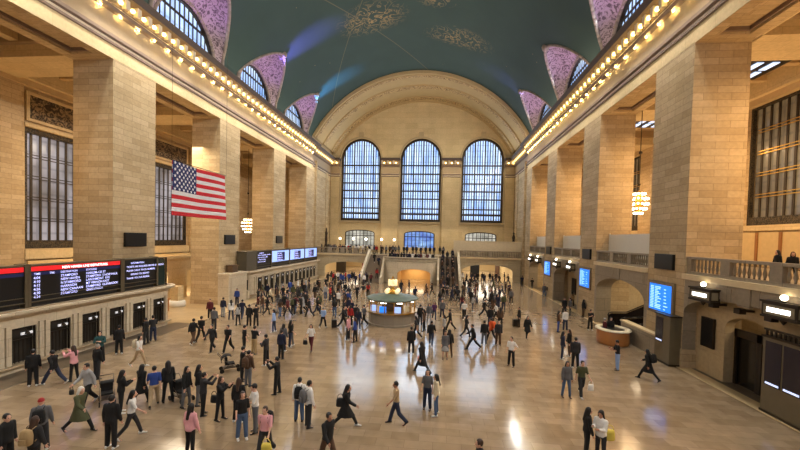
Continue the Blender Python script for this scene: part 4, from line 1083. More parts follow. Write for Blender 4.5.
# lit passages beyond the far ground arches
b = MB(); b.box(XL, 90, 0, XR, 90.4, 4.5); b.box(XL, YE + .6, ZEB - .6, XR, 90, ZEB - .5); b.box(-10.6, D, 0, 3.4, D + .3, 4); b.box(XL - .5, YE, 0, XL, 90, 4.5); b.box(XR, YE, 0, XR + .5, 90, 4.5); struct(b.build('wall_far_passage', SHOPLIT))
for i, (x, w, lab) in enumerate(((-19.4, 1.4, 'lit shop front with dark doorway in the far left passage'), (-14.4, 1.2, 'red shop panel in the far left passage'), (-12.6, 1.1, 'white glowing shop window in the far left passage'), (7.3, 1.6, 'black glazed doorway in the far right passage'), (11.6, .7, 'dark notice board at the far right passage'))):
    mt = (BRONZE, plain('red_panel', (.4, .16, .1), .5), WLIGHT, BLACK, plain('brown_board', (.3, .2, .13), .5))[i]
    if i == 2: mt = plain('shop_window_glow', (.95, .95, .9), .4, emit=.8)
    if i == 0:
        tt = tag(MB().box(x - w / 2, 73, 0, x + w / 2, 73.2, 2.3).box(x - w / 2 - .3, 73.1, 0, x + w / 2 + .3, 73.3, 2.5).build('shop_front', mt), lab, 'shop front')
    else:
        tt = tag(MB().box(x - w / 2, 73, .02, x + w / 2, 73.15, 2.35).box(x - w / 2 - .08, 73.1, .0, x + w / 2 + .08, 73.22, 2.45).build('shop_front', mt), lab, 'shop front')
# tables and lamps on the far balcony
for i, x in enumerate((-20.0, -17.2, -14.6, -11.4, -8.8)):
    t = thing('balcony_lamp', 'glowing lamp over the seated crowd on the far balcony, %s from the left' % ('first', 'second', 'third', 'fourth', 'fifth')[i], 'lamp', (x, 74.2, ZEB), 'lamps on the far balcony')
    MB().tube((x, 74.2, ZEB), (x, 74.2, 6.7), .04, n=6).build('lamp_post', BRONZE, t); MB().sphere((x, 74.2, 6.9), .25, 8).build('globe_lamp', GLOBE, t)
# small urns / statues in the end bay
for x, lab in ((XL - .1, 'left'), (XR + .05, 'right')):
    s_ = 1 if x < 0 else -1
    b = MB(); b.lathe([(.3, 5.4), (.34, 5.6), (.2, 5.9), (.28, 6.6), (.22, 7.4), (.3, 7.9), (.12, 8.4), (.16, 8.7), (.02, 9.0)], x + s_ * .5, 70.5, 10)
    b.box(x + s_ * .5 - .35, 70.1, 4.2, x + s_ * .5 + .35, 70.9, 5.4)
    tag(b.build('standing_lamp', BRONZE), 'dark bronze ornament standing against the %s wall of the far balcony' % lab, 'ornament')

# unseen shells added only so that no sky leaks in
b = MB(); b.box(XL - 16, YB - 1, 37.2, XR + 16, 93, 37.6); b.box(XL - 16.4, YB - 1, -.3, XL - 16, 93, 37.6); b.box(XR + 16, YB - 1, -.3, XR + 16.4, 93, 37.6); b.box(XL - 16, YB - 1.4, -.3, XR + 16, YB - 1, 37.6)
b.box(XL - 16, 93, -.3, XR + 16, 93.4, 37.6); struct(b.build('wall_outer', plain('outer_masonry', (.4, .36, .3), .9)))
# ------------------------------------------------------------------ people
SKIN = [plain('skin_light', (.80, .62, .52), .6), plain('skin_tan', (.66, .47, .36), .6), plain('skin_brown', (.42, .28, .2), .6)]
HAIRC = {'black': plain('hair_black', (.05, .04, .04), .5), 'brown': plain('hair_brown', (.22, .14, .09), .5), 'grey': plain('hair_grey', (.55, .53, .5), .6), 'blond': plain('hair_blond', (.62, .48, .28), .5), 'red cap': plain('cap_red', (.6, .1, .1), .7), 'white': plain('cap_white', (.85, .83, .78), .7)}
CL = {'black': (.05, .05, .055), 'dark grey': (.14, .14, .15), 'grey': (.36, .36, .37), 'light grey': (.6, .6, .6), 'white': (.86, .85, .83), 'cream': (.78, .73, .62), 'beige': (.64, .55, .42),
      'navy': (.08, .1, .2), 'blue': (.15, .25, .52), 'light blue': (.55, .65, .82), 'denim': (.27, .35, .47), 'dark denim': (.12, .16, .25), 'red': (.62, .12, .12), 'maroon': (.33, .1, .12), 'pink': (.86, .62, .64),
      'olive': (.28, .29, .18), 'brown': (.3, .21, .14), 'khaki': (.62, .52, .36), 'orange': (.82, .33, .12), 'purple': (.32, .16, .33), 'teal': (.12, .28, .28), 'yellow': (.80, .72, .3)}
CLM = {k: plain('cloth_' + k.replace(' ', '_'), v, .85, noise=.18, nscale=6) for k, v in CL.items()}
SHOE_B = plain('shoe_black', (.04, .04, .04), .4); SHOE_W = plain('shoe_white', (.82, .82, .8), .5)

def voxel(mb, vox, name, smooth=2):
    me = bpy.data.meshes.new('tmp'); me.from_pydata(mb.v, [], mb.f)
    bm = bmesh.new(); bm.from_mesh(me); bmesh.ops.recalc_face_normals(bm, faces=bm.faces); bm.to_mesh(me); bm.free()
    o = bpy.data.objects.new('tmp', me); COL.objects.link(o)
    r = o.modifiers.new('r', 'REMESH'); r.mode = 'VOXEL'; r.voxel_size = vox
    s_ = o.modifiers.new('s', 'SMOOTH'); s_.iterations = smooth; s_.factor = .5
    dg = bpy.context.evaluated_depsgraph_get(); dg.update()
    out = bpy.data.meshes.new_from_object(o.evaluated_get(dg)); out.name = name
    bpy.data.objects.remove(o, do_unlink=True)
    out.polygons.foreach_set('use_smooth', [True] * len(out.polygons))
    return out
def ell(c, rx, ry, z, lean, n=14):
    return [(c[0] + rx * cos(2 * pi * i / n), c[1] + ry * sin(2 * pi * i / n), z) for i in range(n)]
def figure(pose, fem, hair, top, low):
    """One posed figure: returns the meshes of body, top, lower wear, shoes, hair. Faces +Y, sole at z=0."""
    P = dict(lean=2, tl=0, tr=0, kl=2, kr=2, sl=-4, sr=4, al=8, ar=8, el=12, er=12, il=0, ir=0, hp=4, wide=0)
    P.update(pose); k = .95 if fem else 1.0
    hipz = .93; shw = .16 if fem else .182; hw = .092
    lean = radians(P['lean'])
    def tor(x, y, z):      # lean the upper body about the hips
        dz = z - hipz; return Vector((x, y * cos(lean) + dz * sin(lean), hipz + dz * cos(lean) - y * sin(lean)))
    legs = []
    for s_, th, kn in ((-1, P['tl'], P['kl']), (1, P['tr'], P['kr'])):
        a = radians(th); hip = Vector((s_ * hw, 0, hipz - .03))
        w = s_ * sin(radians(3 + P['wide']))
        knee = hip + Vector((w * .43, sin(a) * .43, -cos(a) * .43))
        a2 = a - radians(kn); ank = knee + Vector((w * .4, sin(a2) * .42, -cos(a2) * .42))
        legs.append((hip, knee, ank, a2))
    low_z = min(l[2].z for l in legs) - .075
    arms = []
    for s_, sw, ab, eb, inn in ((-1, P['sl'], P['al'], P['el'], P['il']), (1, P['sr'], P['ar'], P['er'], P['ir'])):
        sh = tor(s_ * shw, 0, 1.385)
        a = radians(sw); b_ = radians(ab)
        d1 = Vector((s_ * sin(b_), sin(a) * cos(b_), -cos(a) * cos(b_)))
        elb = sh + d1 * .28
        a2 = a + radians(eb); i_ = radians(inn)
        d2 = Vector((s_ * sin(b_) * .5 - s_ * sin(i_), sin(a2), -cos(a2))).normalized()
        wr = elb + d2 * .25
        arms.append((sh, elb, wr, d2))
    neck = tor(0, -.005, 1.47); hc = tor(0, .02, 1.60); hp = radians(P['hp']); hd = Vector((0, cos(hp + lean * .5), -sin(hp + lean * .5)))
    def torso(b, g, zb, zt, extra=0):
        prof = [(.84, .15, .105), (.93, .165, .115), (1.03, .145 if fem else .15, .1), (1.13, .13 if fem else .15, .095), (1.25, .155 if fem else .17, .112), (1.36, .16 if fem else .18, .105), (1.42, .125 if fem else .145, .085), (1.46, .085, .07), (1.49, .06, .055)]
        R = []
        for z, rx, ry in prof:
            if z < zb - 1e-6 or z > zt + 1e-6: continue
            R.append([tuple(tor(x, y, z)) for x, y, _ in ell((0, 0), (rx + g) * (1 + extra * 0), ry + g, z, 0)])
        b.loft(R)
    # body
    b = MB(); torso(b, 0, .84, 1.49)
    b.capsule(neck - Vector((0, 0, .04)), neck + Vector((0, .01, .09)), .06, .052)
    b.sphere(tuple(hc), .1, 14, sx=.80, sy=.98, sz=1.2); b.sphere(tuple(hc + hd * .03 + Vector((0, 0, -.055))), .07, 12, sx=.82, sy=1, sz=.95)
    b.capsule(hc + hd * .095 + Vector((0, 0, .015)), hc + hd * .118 + Vector((0, 0, -.022)), .011, .017, 8)      # nose
    b.capsule(hc + hd * .092 + Vector((-.022, 0, -.055)), hc + hd * .092 + Vector((.022, 0, -.055)), .011, .011, 8)   # lips
    for s_ in (-1, 1): b.sphere(tuple(hc + Vector((s_ * .083, -.01, -.005))), .03, 8, sx=.4, sy=.7, sz=1.1)
    for hip, knee, ank, a2 in legs:
        b.capsule(hip, knee, .082, .055); b.capsule(knee, ank, .054, .036); b.capsule(knee + (ank - knee) * .1 + Vector((0, -.015, 0)), knee + (ank - knee) * .45, .045, .045)
        f = Vector((0, cos(min(0, a2) * .6), sin(min(0, a2) * .9))); b.capsule(ank + Vector((0, -.03, -.035)), ank + f * .15 + Vector((0, 0, -.05)), .035, .03)
    for sh, elb, wr, d2 in arms:
        b.capsule(sh, elb, .05, .038); b.capsule(elb, wr, .038, .026); b.capsule(wr, wr + d2 * .085, .03, .034)
    body = voxel(b, .018, 'person_body')
    # fingers rooted in the palm, thumbs at the side
    fb = MB()
    for s_, (sh, elb, wr, d2) in zip((-1, 1), arms):
        side = Vector((0, 1, 0)) - d2 * d2.y; side = side.normalized() if side.length > .2 else Vector((0, 0, 1)); pal = d2.cross(side)
        for q, ln in ((-.03, .062), (-.01, .075), (.01, .08), (.028, .07)):
            p0 = wr + d2 * .085 + side * q; p1 = p0 + d2 * ln * .55 + pal * .008 * s_; p2 = p1 + d2 * ln * .4 + pal * .022 * s_
            fb.capsule(p0, p1, .0095, .0085, 6); fb.capsule(p1, p2, .0085, .007, 6)
        t0 = wr + d2 * .03 + side * .03; t1 = t0 + d2 * .03 + side * .03; fb.capsule(t0, t1, .012, .01, 6); fb.capsule(t1, t1 + d2 * .032 + side * .006, .01, .008, 6)
    bm = bmesh.new(); bm.from_mesh(body); tmp = bpy.data.meshes.new('t'); tmp.from_pydata(fb.v, [], fb.f); bm.from_mesh(tmp); bm.to_mesh(body); bm.free()
    # upper wear
    b = MB(); g = {'shirt': .014, 'jacket': .024, 'coat': .028, 'dress': .018}[top]
    torso(b, g, .84 if top != 'shirt' else .93, 1.46)
    for sh, elb, wr, d2 in arms:
        b.capsule(sh, elb, .05 + g, .042 + g)
        if top in ('jacket', 'coat'): b.capsule(elb, wr, .042 + g, .032 + g * .8)
        elif top == 'dress': b.capsule(elb, elb + (wr - elb) * .8, .05, .042)
    if top in ('coat', 'dress'):
        R = []
        zend = .52 if top == 'coat' else .48
        for i in range(5):
            q = i / 4; z = .92 - (.92 - zend) * q; yo = sum(l[1].y for l in legs) / 2 * q; sp = abs(legs[0][1].y - legs[1][1].y) / 2 * q
            R.append([(x, y + yo, z) for x, y, _ in ell((0, 0), .19 + .05 * q, .14 + .05 * q + sp * .8, z, 0)])
        b.loft(R)
    if top == 'jacket': b.capsule(tor(-.03, 0, 1.45), tor(.03, 0, 1.45), .07, .07)
    topm = voxel(b, .021, 'top')
    # lower wear
    b = MB()
    R = [[tuple(tor(x, y, z)) for x, y, _ in ell((0, 0), rx, ry, z, 0)] for z, rx, ry in ((.82, .15, .11), (.90, .175, .125), (1.0, .158, .112))]
    b.loft(R)
    if low == 'skirt':
        R = []
        for i in range(6):
            q = i / 5; z = .98 - .46 * q; yo = (legs[0][1].y + legs[1][1].y) / 2 * q
            R.append([(x, y + yo, z) for x, y, _ in ell((0, 0), .16 + .08 * q, .12 + .1 * q, z, 0)])
        b.loft(R)
    else:
        e = .016 if low == 'slim' else .03
        for hip, knee, ank, a2 in legs: b.capsule(hip, knee, .088 + e * .4, .055 + e); b.capsule(knee, ank + Vector((0, 0, .02)), .055 + e, .04 + e * 1.1)
    lowm = voxel(b, .021, low)
    shl = []
    for hip, knee, ank, a2 in legs:
        b = MB(); ft = min(0, a2) * .9
        f = Vector((0, cos(ft), sin(ft))); up = Vector((0, -sin(ft), cos(ft)))
        R = []
        for t, hw_, h0, h1 in ((-.085, .022, -.055, -.01), (-.075, .038, -.073, .02), (-.02, .042, -.075, .03), (.06, .044, -.075, -.0), (.13, .048, -.075, -.025), (.175, .04, -.073, -.035), (.19, .018, -.068, -.05)):
            R.append([tuple(ank + f * t + Vector((hw_ * cos(2 * pi * i / 10), 0, 0)) + up * ((h0 + h1) / 2 + (h1 - h0) / 2 * sin(2 * pi * i / 10))) for i in range(10)])
        b.loft(R); me = bpy.data.meshes.new('shoe'); me.from_pydata(b.v, [], b.f); me.polygons.foreach_set('use_smooth', b.sm); shl.append(me)
    b = MB(); back = -hd; hc2 = hc + Vector((0, 0, .028)) + back * .018
    b.sphere(tuple(hc2), .108, 14, sx=.86, sy=1.0, sz=1.1)
    if hair == 'long':
        b.capsule(hc + back * .05, tor(0, -.12, 1.28), .085, .06); 
        for s_ in (-1, 1): b.capsule(hc + Vector((s_ * .075, 0, .02)), tor(s_ * .09, -.03, 1.40), .035, .03)
    elif hair == 'bun': b.sphere(tuple(hc2 + back * .1 + Vector((0, 0, .05))), .045, 10)
    elif hair == 'cap': b.capsule(hc2 + hd * .07 + Vector((0, 0, .02)), hc2 + hd * .15 + Vector((0, 0, .01)), .06, .05)
    hm = voxel(b, .016, 'hair', 1)
    bm = bmesh.new(); bm.from_mesh(hm)      # open the hair cap at the face
    dead = [v for v in bm.verts if (v.co - hc).dot(hd) > (.055 if v.co.z < hc.z + .075 else 9) and v.co.z < hc.z + .075] if hair != 'cap' else [v for v in bm.verts if v.co.z < hc.z + .02]
    bmesh.ops.delete(bm, geom=dead, context='VERTS'); bm.to_mesh(hm); bm.free()
    eb = MB()
    for s_ in (-1, 1): eb.sphere(tuple(hc + hd * .088 + Vector((s_ * .034, 0, .008))), .011, 6)
    eyes = bpy.data.meshes.new('eyes'); eyes.from_pydata(eb.v, [], eb.f)
    out = {'body': body, 'top': topm, 'lower': lowm, 'shoe': shl[0], 'shoe2': shl[1], 'hair': hm, 'eyes': eyes}
    for m_ in out.values():
        m_.transform(Matrix.Translation((0, 0, -low_z)))
        m_.materials.clear(); m_.materials.append(SKIN[0])
    return out, low_z, arms
POSES = {
 'stand': dict(tl=2, tr=-2), 'rest': dict(tl=6, tr=-3, kl=8, wide=2, al=10, ar=12, el=20),
 'walk': dict(lean=4, tl=24, tr=-18, kl=8, kr=22, sl=-22, sr=24, el=18, er=30),
 'walk2': dict(lean=3, tl=-14, tr=20, kl=28, kr=6, sl=20, sr=-18, el=25, er=15),
 'stride': dict(lean=7, tl=34, tr=-26, kl=10, kr=18, sl=-30, sr=28, el=25, er=35),
 'phone': dict(lean=3, tl=2, tr=-3, sl=18, sr=24, el=88, er=92, il=18, ir=22, hp=24, al=4, ar=4),
 'photo': dict(lean=2, tl=4, tr=-4, sl=58, sr=62, el=78, er=74, il=20, ir=20, hp=-2, al=10, ar=10),
 'hips': dict(tl=4, tr=-3, al=38, ar=10, el=62, il=42, wide=3), 'folded': dict(sl=20, sr=20, el=92, er=95, il=50, ir=50, al=12, ar=12, wide=2),
 'lookup': dict(tl=2, tr=-4, hp=-18, al=10, ar=10, el=14, er=40),
}
VARS = {  # name: pose, female, hair, top, lower
 'm_stand': ('stand', 0, 'short', 'jacket', 'trousers'), 'm_shirt': ('hips', 0, 'short', 'shirt', 'trousers'), 'm_walk': ('walk', 0, 'short', 'jacket', 'trousers'), 'm_walk2': ('walk2', 0, 'short', 'shirt', 'trousers'),
 'm_stride': ('stride', 0, 'short', 'jacket', 'trousers'), 'm_phone': ('phone', 0, 'short', 'shirt', 'trousers'), 'm_photo': ('photo', 0, 'short', 'jacket', 'trousers'), 'm_cap': ('rest', 0, 'cap', 'jacket', 'trousers'), 'm_fold': ('folded', 0, 'short', 'jacket', 'trousers'),
 'f_stand': ('rest', 1, 'long', 'jacket', 'slim'), 'f_coat': ('walk2', 1, 'long', 'coat', 'slim'), 'f_walk': ('walk', 1, 'long', 'shirt', 'slim'), 'f_stride': ('stride', 1, 'long', 'coat', 'slim'), 'f_phone': ('phone', 1, 'long', 'jacket', 'slim'),
 'f_photo': ('photo', 1, 'long', 'jacket', 'slim'), 'f_dress': ('stand', 1, 'bun', 'dress', 'skirt'), 'f_skirt': ('walk', 1, 'long', 'shirt', 'skirt'), 'f_top': ('lookup', 1, 'long', 'shirt', 'trousers'),
}
FIG = {}
for vn, (ps, fem, hair, top, low) in VARS.items(): FIG[vn] = figure(POSES[ps], fem, hair, top, low)
DOING = {'stand': 'standing', 'rest': 'standing', 'walk': 'walking', 'walk2': 'walking', 'stride': 'striding', 'phone': 'looking at a phone', 'photo': 'raising hands to take a photo', 'hips': 'standing hand on hip', 'folded': 'standing arms folded', 'lookup': 'looking up'}
TOPN = {'shirt': 'shirt', 'jacket': 'jacket', 'coat': 'coat', 'dress': 'dress'}; LOWN = {'trousers': 'trousers', 'slim': 'slim trousers', 'skirt': 'skirt'}
FACE = {'b': 0, 'l': pi / 2, 'f': pi, 'r': -pi / 2, 'bl': pi / 4, 'br': -pi / 4, 'fl': 3 * pi / 4, 'fr': -3 * pi / 4}
FACEN = {'b': 'seen from behind', 'l': 'facing left', 'f': 'facing the camera', 'r': 'facing right', 'bl': 'turned away to the left', 'br': 'turned away to the right', 'fl': 'turned towards the left front', 'fr': 'turned towards the right front'}
PEOPLE = []
def person(x, y, z, vn, face, topc, lowc, hairc='black', skin=0, h=1.72, shoe=None, place=None, note=None, group='visitors on the concourse floor'):
    ms, lz, arms = FIG[vn]; ps, fem, hair, top, low = VARS[vn]
    sc = h / 1.76; rr = FACE[face] + random.uniform(-.2, .2)
    o = bpy.data.objects.new('person', ms['body']); COL.objects.link(o); o.location = (x, y, z); o.rotation_euler = (0, 0, rr); o.scale = (sc, sc, sc)
    o.material_slots[0].link = 'OBJECT'; o.material_slots[0].material = SKIN[skin]; shm = shoe or (SHOE_W if random.random() < .3 else SHOE_B)
    for nm, key, mt in ((TOPN[top], 'top', CLM[topc]), ({'trousers': 'trousers', 'slim': 'trousers', 'skirt': 'skirt'}[low], 'lower', CLM[lowc]), ('shoe', 'shoe', shm), ('shoe', 'shoe2', shm), ('cap' if hair == 'cap' else 'hair', 'hair', HAIRC[hairc]), ('eyes', 'eyes', BLACK)):
        if key == 'eyes' and 'f' not in face and y > 35: continue
        c = bpy.data.objects.new(nm, ms[key]); COL.objects.link(c); c.parent = o; c.material_slots[0].link = 'OBJECT'; c.material_slots[0].material = mt
    what = '%s %s' % (topc, TOPN[top])
    if top != 'dress': what += ' and %s %s' % (lowc, LOWN[low])
    o['category'] = 'person'; o['group'] = group
    PEOPLE.append([o, what, DOING[ps], face, note, place, x, y])
    return o, arms, lz, sc, rr
def at_px(px, py, *a, **k):
    x, y = px_floor(px, py, k.pop('z', 0)); return person(x, y, k.pop('zz', 0), *a, **k)
# held and worn things
def held(o, arms, lz, sc, rr, which, dz=-.1):
    w = arms[which][2] + arms[which][3] * .1; v = Vector((w.x, w.y, w.z - lz)) * sc
    return Vector((o.location.x + v.x * cos(rr) - v.y * sin(rr), o.location.y + v.x * sin(rr) + v.y * cos(rr), o.location.z + v.z))
def handbag(p, mat, label, w=.3, h=.26, rz=0):
    t = local('handbag', label, 'bag', (p.x, p.y, p.z - h - .16), None, rz)
    b = MB(); R = []
    for q, s_ in ((0, .9), (.1, 1), (.7, .95), (1, .8)): R.append([(w / 2 * s_ * cos(2 * pi * i / 12), .07 * s_ * sin(2 * pi * i / 12), h * q) for i in range(12)])
    b.loft(R); b.build('bag_body', mat, t)
    b = MB()
    for i in range(8):
        a, c = pi * i / 8, pi * (i + 1) / 8; b.tube((w * .35 * cos(a), 0, h + .16 * sin(a)), (w * .35 * cos(c), 0, h + .16 * sin(c)), .01, n=5)
    b.build('handle', mat, t); return t
def backpack(pr, col, label):
    o, arms, lz, sc, rr = pr
    t = local('backpack', label, 'backpack', tuple(o.location + Vector((sin(rr) * .2 * sc, -cos(rr) * .2 * sc, 1.0 * sc))), 'backpacks worn by visitors', rr)
    b = MB(); R = []
    for z, hx, hy in ((0, .12, .06), (.03, .15, .09), (.25, .16, .1), (.4, .14, .08), (.46, .08, .04)):
        R.append([(hx * max(-1, min(1, 1.25 * cos(2 * pi * i / 14))), hy * max(-1, min(1, 1.25 * sin(2 * pi * i / 14))) - .02, z) for i in range(14)])
    b.loft(R); b.build('pack_body', CLM[col], t)
    b = MB(); b.box(-.1, -.15, .04, .1, -.1, .2); b.build('front_pocket', CLM[col], t)
    for s_ in (-1, 1):
        b = MB(); pts = [(s_ * .09, .05, .42), (s_ * .1, .16, .47), (s_ * .11, .3, .38), (s_ * .12, .3, .2), (s_ * .13, .1, .06)]
        for p, q in zip(pts, pts[1:]): b.tube(p, q, .014, n=5)
        b.build('strap', CLM[col], t)
def suitcase(x, y, mat, label, rz=0):
    t = local('suitcase', label, 'suitcase', (x, y, 0), 'rolling suitcases', rz)
    b = MB(); b.box(-.2, -.13, .07, .2, .13, .66); b.box(-.17, -.15, .1, .17, .15, .62); b.build('case', mat, t)
    b = MB(); b.tube((-.1, .1, .66), (-.1, .1, 1.0), .01); b.tube((.1, .1, .66), (.1, .1, 1.0), .01); b.tube((-.11, .1, 1.0), (.11, .1, 1.0), .014); b.build('handle', BLACK, t)
    for q in (-.14, .14):
        b = MB(); b.tube((q, .08, .04), (q + .03, .08, .04), .04, n=10); b.build('wheel', BLACK, t)
def stroller(x, y, label, rz=0):
    t = local('stroller', label, 'stroller', (x, y, 0), 'strollers', rz)
    b = MB(); R = []
    for q in range(7):
        a = radians(-20 + q * 25); R.append([(dx, .1 + .3 * cos(a), .62 + .28 * sin(a)) for dx in (-.22, -.1, .1, .22)])
    b.loft(R, 0, False, True, False); cn = b.build('canopy', CLM['black'], t); md = cn.modifiers.new('t', 'SOLIDIFY'); md.thickness = .015
    b = MB(); b.box(-.2, -.25, .38, .2, .15, .46); b.box(-.2, .1, .38, .2, .2, .8); b.build('seat', CLM['black'], t)
    b = MB()
    for s_ in (-.24, .24): b.tube((s_, -.45, .12), (s_, .3, .7), .014); b.tube((s_, .3, .7), (s_, .55, 1.0), .014); b.tube((s_, .35, .12), (s_, -.05, .45), .014)
    b.tube((-.24, .55, 1.0), (.24, .55, 1.0), .018); b.box(-.2, -.3, .2, .2, .3, .24); b.build('frame', DARK_LINE, t)
    for sx_ in (-.26, .26):
        for yy_ in (-.45, .35): b = MB(); b.tube((sx_ - .02, yy_, .11), (sx_ + .02, yy_, .11), .11, n=14); b.build('wheel', BLACK, t)

A = at_px
# nearest people, left to right
A(33, 386, 'm_stand', 'bl', 'black', 'black', place='leaning at the near ticket windows')
A(54, 384, 'm_stride', 'l', 'black', 'dark denim', note='mid stride')
A(74, 381, 'f_photo', 'l', 'pink', 'black', 'brown')
A(97, 379, 'm_stand', 'b', 'black', 'dark grey', 'grey')
A(100, 362, 'm_fold', 'fr', 'teal', 'black')
q = A(88, 405, 'm_walk', 'f', 'light grey', 'black', 'black', 0, 1.82); handbag(held(*q, 1), CLM['black'], 'small black bag in the hand of the man in a light grey jacket', .2, .18)
A(79, 431, 'f_stride', 'r', 'olive', 'black', 'white', 0, 1.74, note='in a white hat')
q = A(41, 450, 'm_cap', 'bl', 'grey', 'dark grey', 'red cap', note='in a red cap'); backpack(q, 'black', 'black backpack on the person in the red cap')
q = A(34, 474, 'f_stand', 'b', 'dark grey', 'black', 'brown'); backpack(q, 'khaki', 'khaki backpack on the person at the bottom left corner')
A(6, 470, 'm_stand', 'r', 'black', 'black', place='cut by the bottom left corner')
A(121, 413, 'f_phone', 'br', 'black', 'black')
A(111, 448, 'm_stand', 'b', 'black', 'black', h=1.78, place='at the bottom left, largest figure in black')
A(131, 437, 'f_walk', 'br', 'white', 'dark grey')
A(141, 404, 'f_coat', 'b', 'black', 'black')
A(154, 406, 'm_walk2', 'bl', 'blue', 'beige')
A(168, 402, 'f_stand', 'bl', 'black', 'black', 'black', h=1.78)
x_, y_ = px_floor(107, 402); stroller(x_, y_, 'black stroller beside the people in black at the lower left', .8)
q = A(139, 366, 'f_walk', 'r', 'white', 'beige'); backpack(q, 'cream', 'white backpack on the girl near the ticket windows')
A(119, 354, 'm_stand', 'bl', 'black', 'black'); A(146, 344, 'm_stand', 'l', 'black', 'dark grey'); A(153, 341, 'm_phone', 'bl', 'dark grey', 'dark denim')
A(193, 344, 'm_walk', 'b', 'black', 'brown'); A(201, 341, 'm_walk2', 'b', 'black', 'black')
A(212, 351, 'm_walk', 'f', 'dark grey', 'black'); A(228, 352, 'm_walk2', 'f', 'black', 'black'); A(214, 330, 'm_stand', 'b', 'grey', 'dark grey'); A(210, 319, 'm_stand', 'f', 'maroon', 'black')
q = A(223, 317, 'm_stand', 'b', 'navy', 'light grey'); A(231, 320, 'f_stand', 'bl', 'white', 'dark denim'); A(238, 325, 'f_stand', 'l', 'light grey', 'black'); A(242, 319, 'm_walk', 'b', 'navy', 'dark denim')
A(249, 326, 'm_stand', 'b', 'black', 'black'); A(256, 326, 'm_phone', 'bl', 'black', 'black'); A(237, 305, 'm_stand', 'f', 'blue', 'navy'); A(258, 305, 'f_stand', 'r', 'black', 'maroon')
A(267, 315, 'f_walk', 'br', 'black', 'black'); A(262, 313, 'f_stand', 'r', 'brown', 'grey'); A(278, 313, 'f_top', 'b', 'grey', 'light grey'); A(274, 332, 'f_stand', 'l', 'light blue', 'dark denim')
A(244, 353, 'm_shirt', 'br', 'black', 'black'); A(254, 354, 'm_phone', 'b', 'black', 'khaki'); A(266, 365, 'm_fold', 'l', 'dark grey', 'black'); A(281, 359, 'm_stand', 'b', 'navy', 'black'); A(291, 346, 'f_stand', 'l', 'black', 'grey')
x_, y_ = px_floor(229, 371); stroller(x_, y_, 'empty black stroller standing in the open left of the crowd', 2.2)
A(242, 381, 'm_phone', 'br', 'black', 'black'); q = A(248, 386, 'm_stand', 'b', 'brown', 'grey'); backpack(q, 'brown', 'brown backpack on the man in grey trousers')
A(277, 394, 'm_photo', 'l', 'black', 'black', note='with a white shirt front')
A(203, 415, 'm_photo', 'br', 'dark grey', 'black'); A(198, 405, 'f_stand', 'br', 'black', 'grey'); q = A(220, 420, 'f_photo', 'r', 'black', 'black', 'brown'); handbag(q[0].location + Vector((-.2, -.08, 1.15)), CLM['black'], 'black shoulder bag of the woman photographing at the lower left', .3, .28)
A(238, 422, 'f_stand', 'b', 'black', 'black', 'brown'); A(242, 439, 'f_top', 'fr', 'black', 'denim', 'brown', place='in front of the man in the white shirt')
A(255, 432, 'm_phone', 'fl', 'white', 'grey', 'black', 0, 1.8, place='beside the woman in wide jeans')
q = A(265, 458, 'm_walk2', 'f', 'pink', 'dark grey', 'brown', 0, 1.76); backpack(q, 'black', 'dark backpack on the man in the pink shirt')
handbag(held(*q, 0) + Vector((0, -.1, .05)), CLM['yellow'], 'colourful yellow shopping bag carried by the man in the pink shirt', .36, .34)
A(190, 456, 'f_stand', 'b', 'pink', 'black', 'black', place='at the bottom edge, left of the camera axis')
A(186, 407, 'f_stand', 'r', 'black', 'grey')
x_, y_ = px_floor(181, 400); stroller(x_, y_, 'small dark stroller beside the woman in black, left of the photographers', 1.2)
q = A(299, 421, 'm_stand', 'b', 'white', 'denim'); backpack(q, 'black', 'black backpack on the visitor next to the grey one'); q = A(308, 427, 'm_stand', 'br', 'white', 'dark grey', 'black', 0, 1.78); backpack(q, 'grey', 'grey backpack on the man in a white shirt')
q = A(345, 427, 'f_stride', 'r', 'black', 'black', h=1.76); handbag(q[0].location + Vector((-.17, -.1, 1.3)), CLM['black'], 'black bag behind the back of the striding figure in black', .34, .32)
A(327, 466, 'm_walk', 'fr', 'black', 'brown', 'black', 1, 1.78, place='at the bottom edge near the middle left')
A(396, 424, 'm_walk2', 'l', 'beige', 'dark denim', 'black', 1)
q = A(311, 350, 'f_walk', 'f', 'white', 'maroon', 'brown'); handbag(held(*q, 1), CLM['black'], 'black handbag of the woman in white with maroon trousers')
A(355, 342, 'f_stand', 'l', 'blue', 'black', 'brown'); A(348, 340, 'm_stand', 'r', 'pink', 'dark grey'); A(323, 328, 'm_walk2', 'b', 'light blue', 'black', 'grey')
x_, y_ = px_floor(334, 328); suitcase(x_, y_, BLACK, 'black suitcase pulled behind the man in black, left of the information booth', .4)
A(343, 328, 'm_walk', 'r', 'black', 'black', h=1.78); A(350, 326, 'f_stand', 'b', 'red', 'black'); A(356, 325, 'm_stand', 'b', 'dark grey', 'black'); q = A(364, 325, 'm_walk2', 'l', 'grey', 'black'); A(358, 330, 'f_stand', 'b', 'navy', 'dark denim')
A(284, 311, 'm_walk', 'b', 'black', 'black'); q = A(293, 315, 'm_stand', 'b', 'black', 'dark grey'); backpack(q, 'olive', 'green backpack on a visitor near the far ticket booth'); A(301, 314, 'm_stand', 'l', 'black', 'black'); A(319, 311, 'm_stand', 'b', 'olive', 'black')
A(290, 347, 'f_top', 'br', 'black', 'dark denim'); A(283, 351, 'f_stand', 'b', 'grey', 'dark denim'); A(330, 301, 'm_stand', 'r', 'red', 'navy')
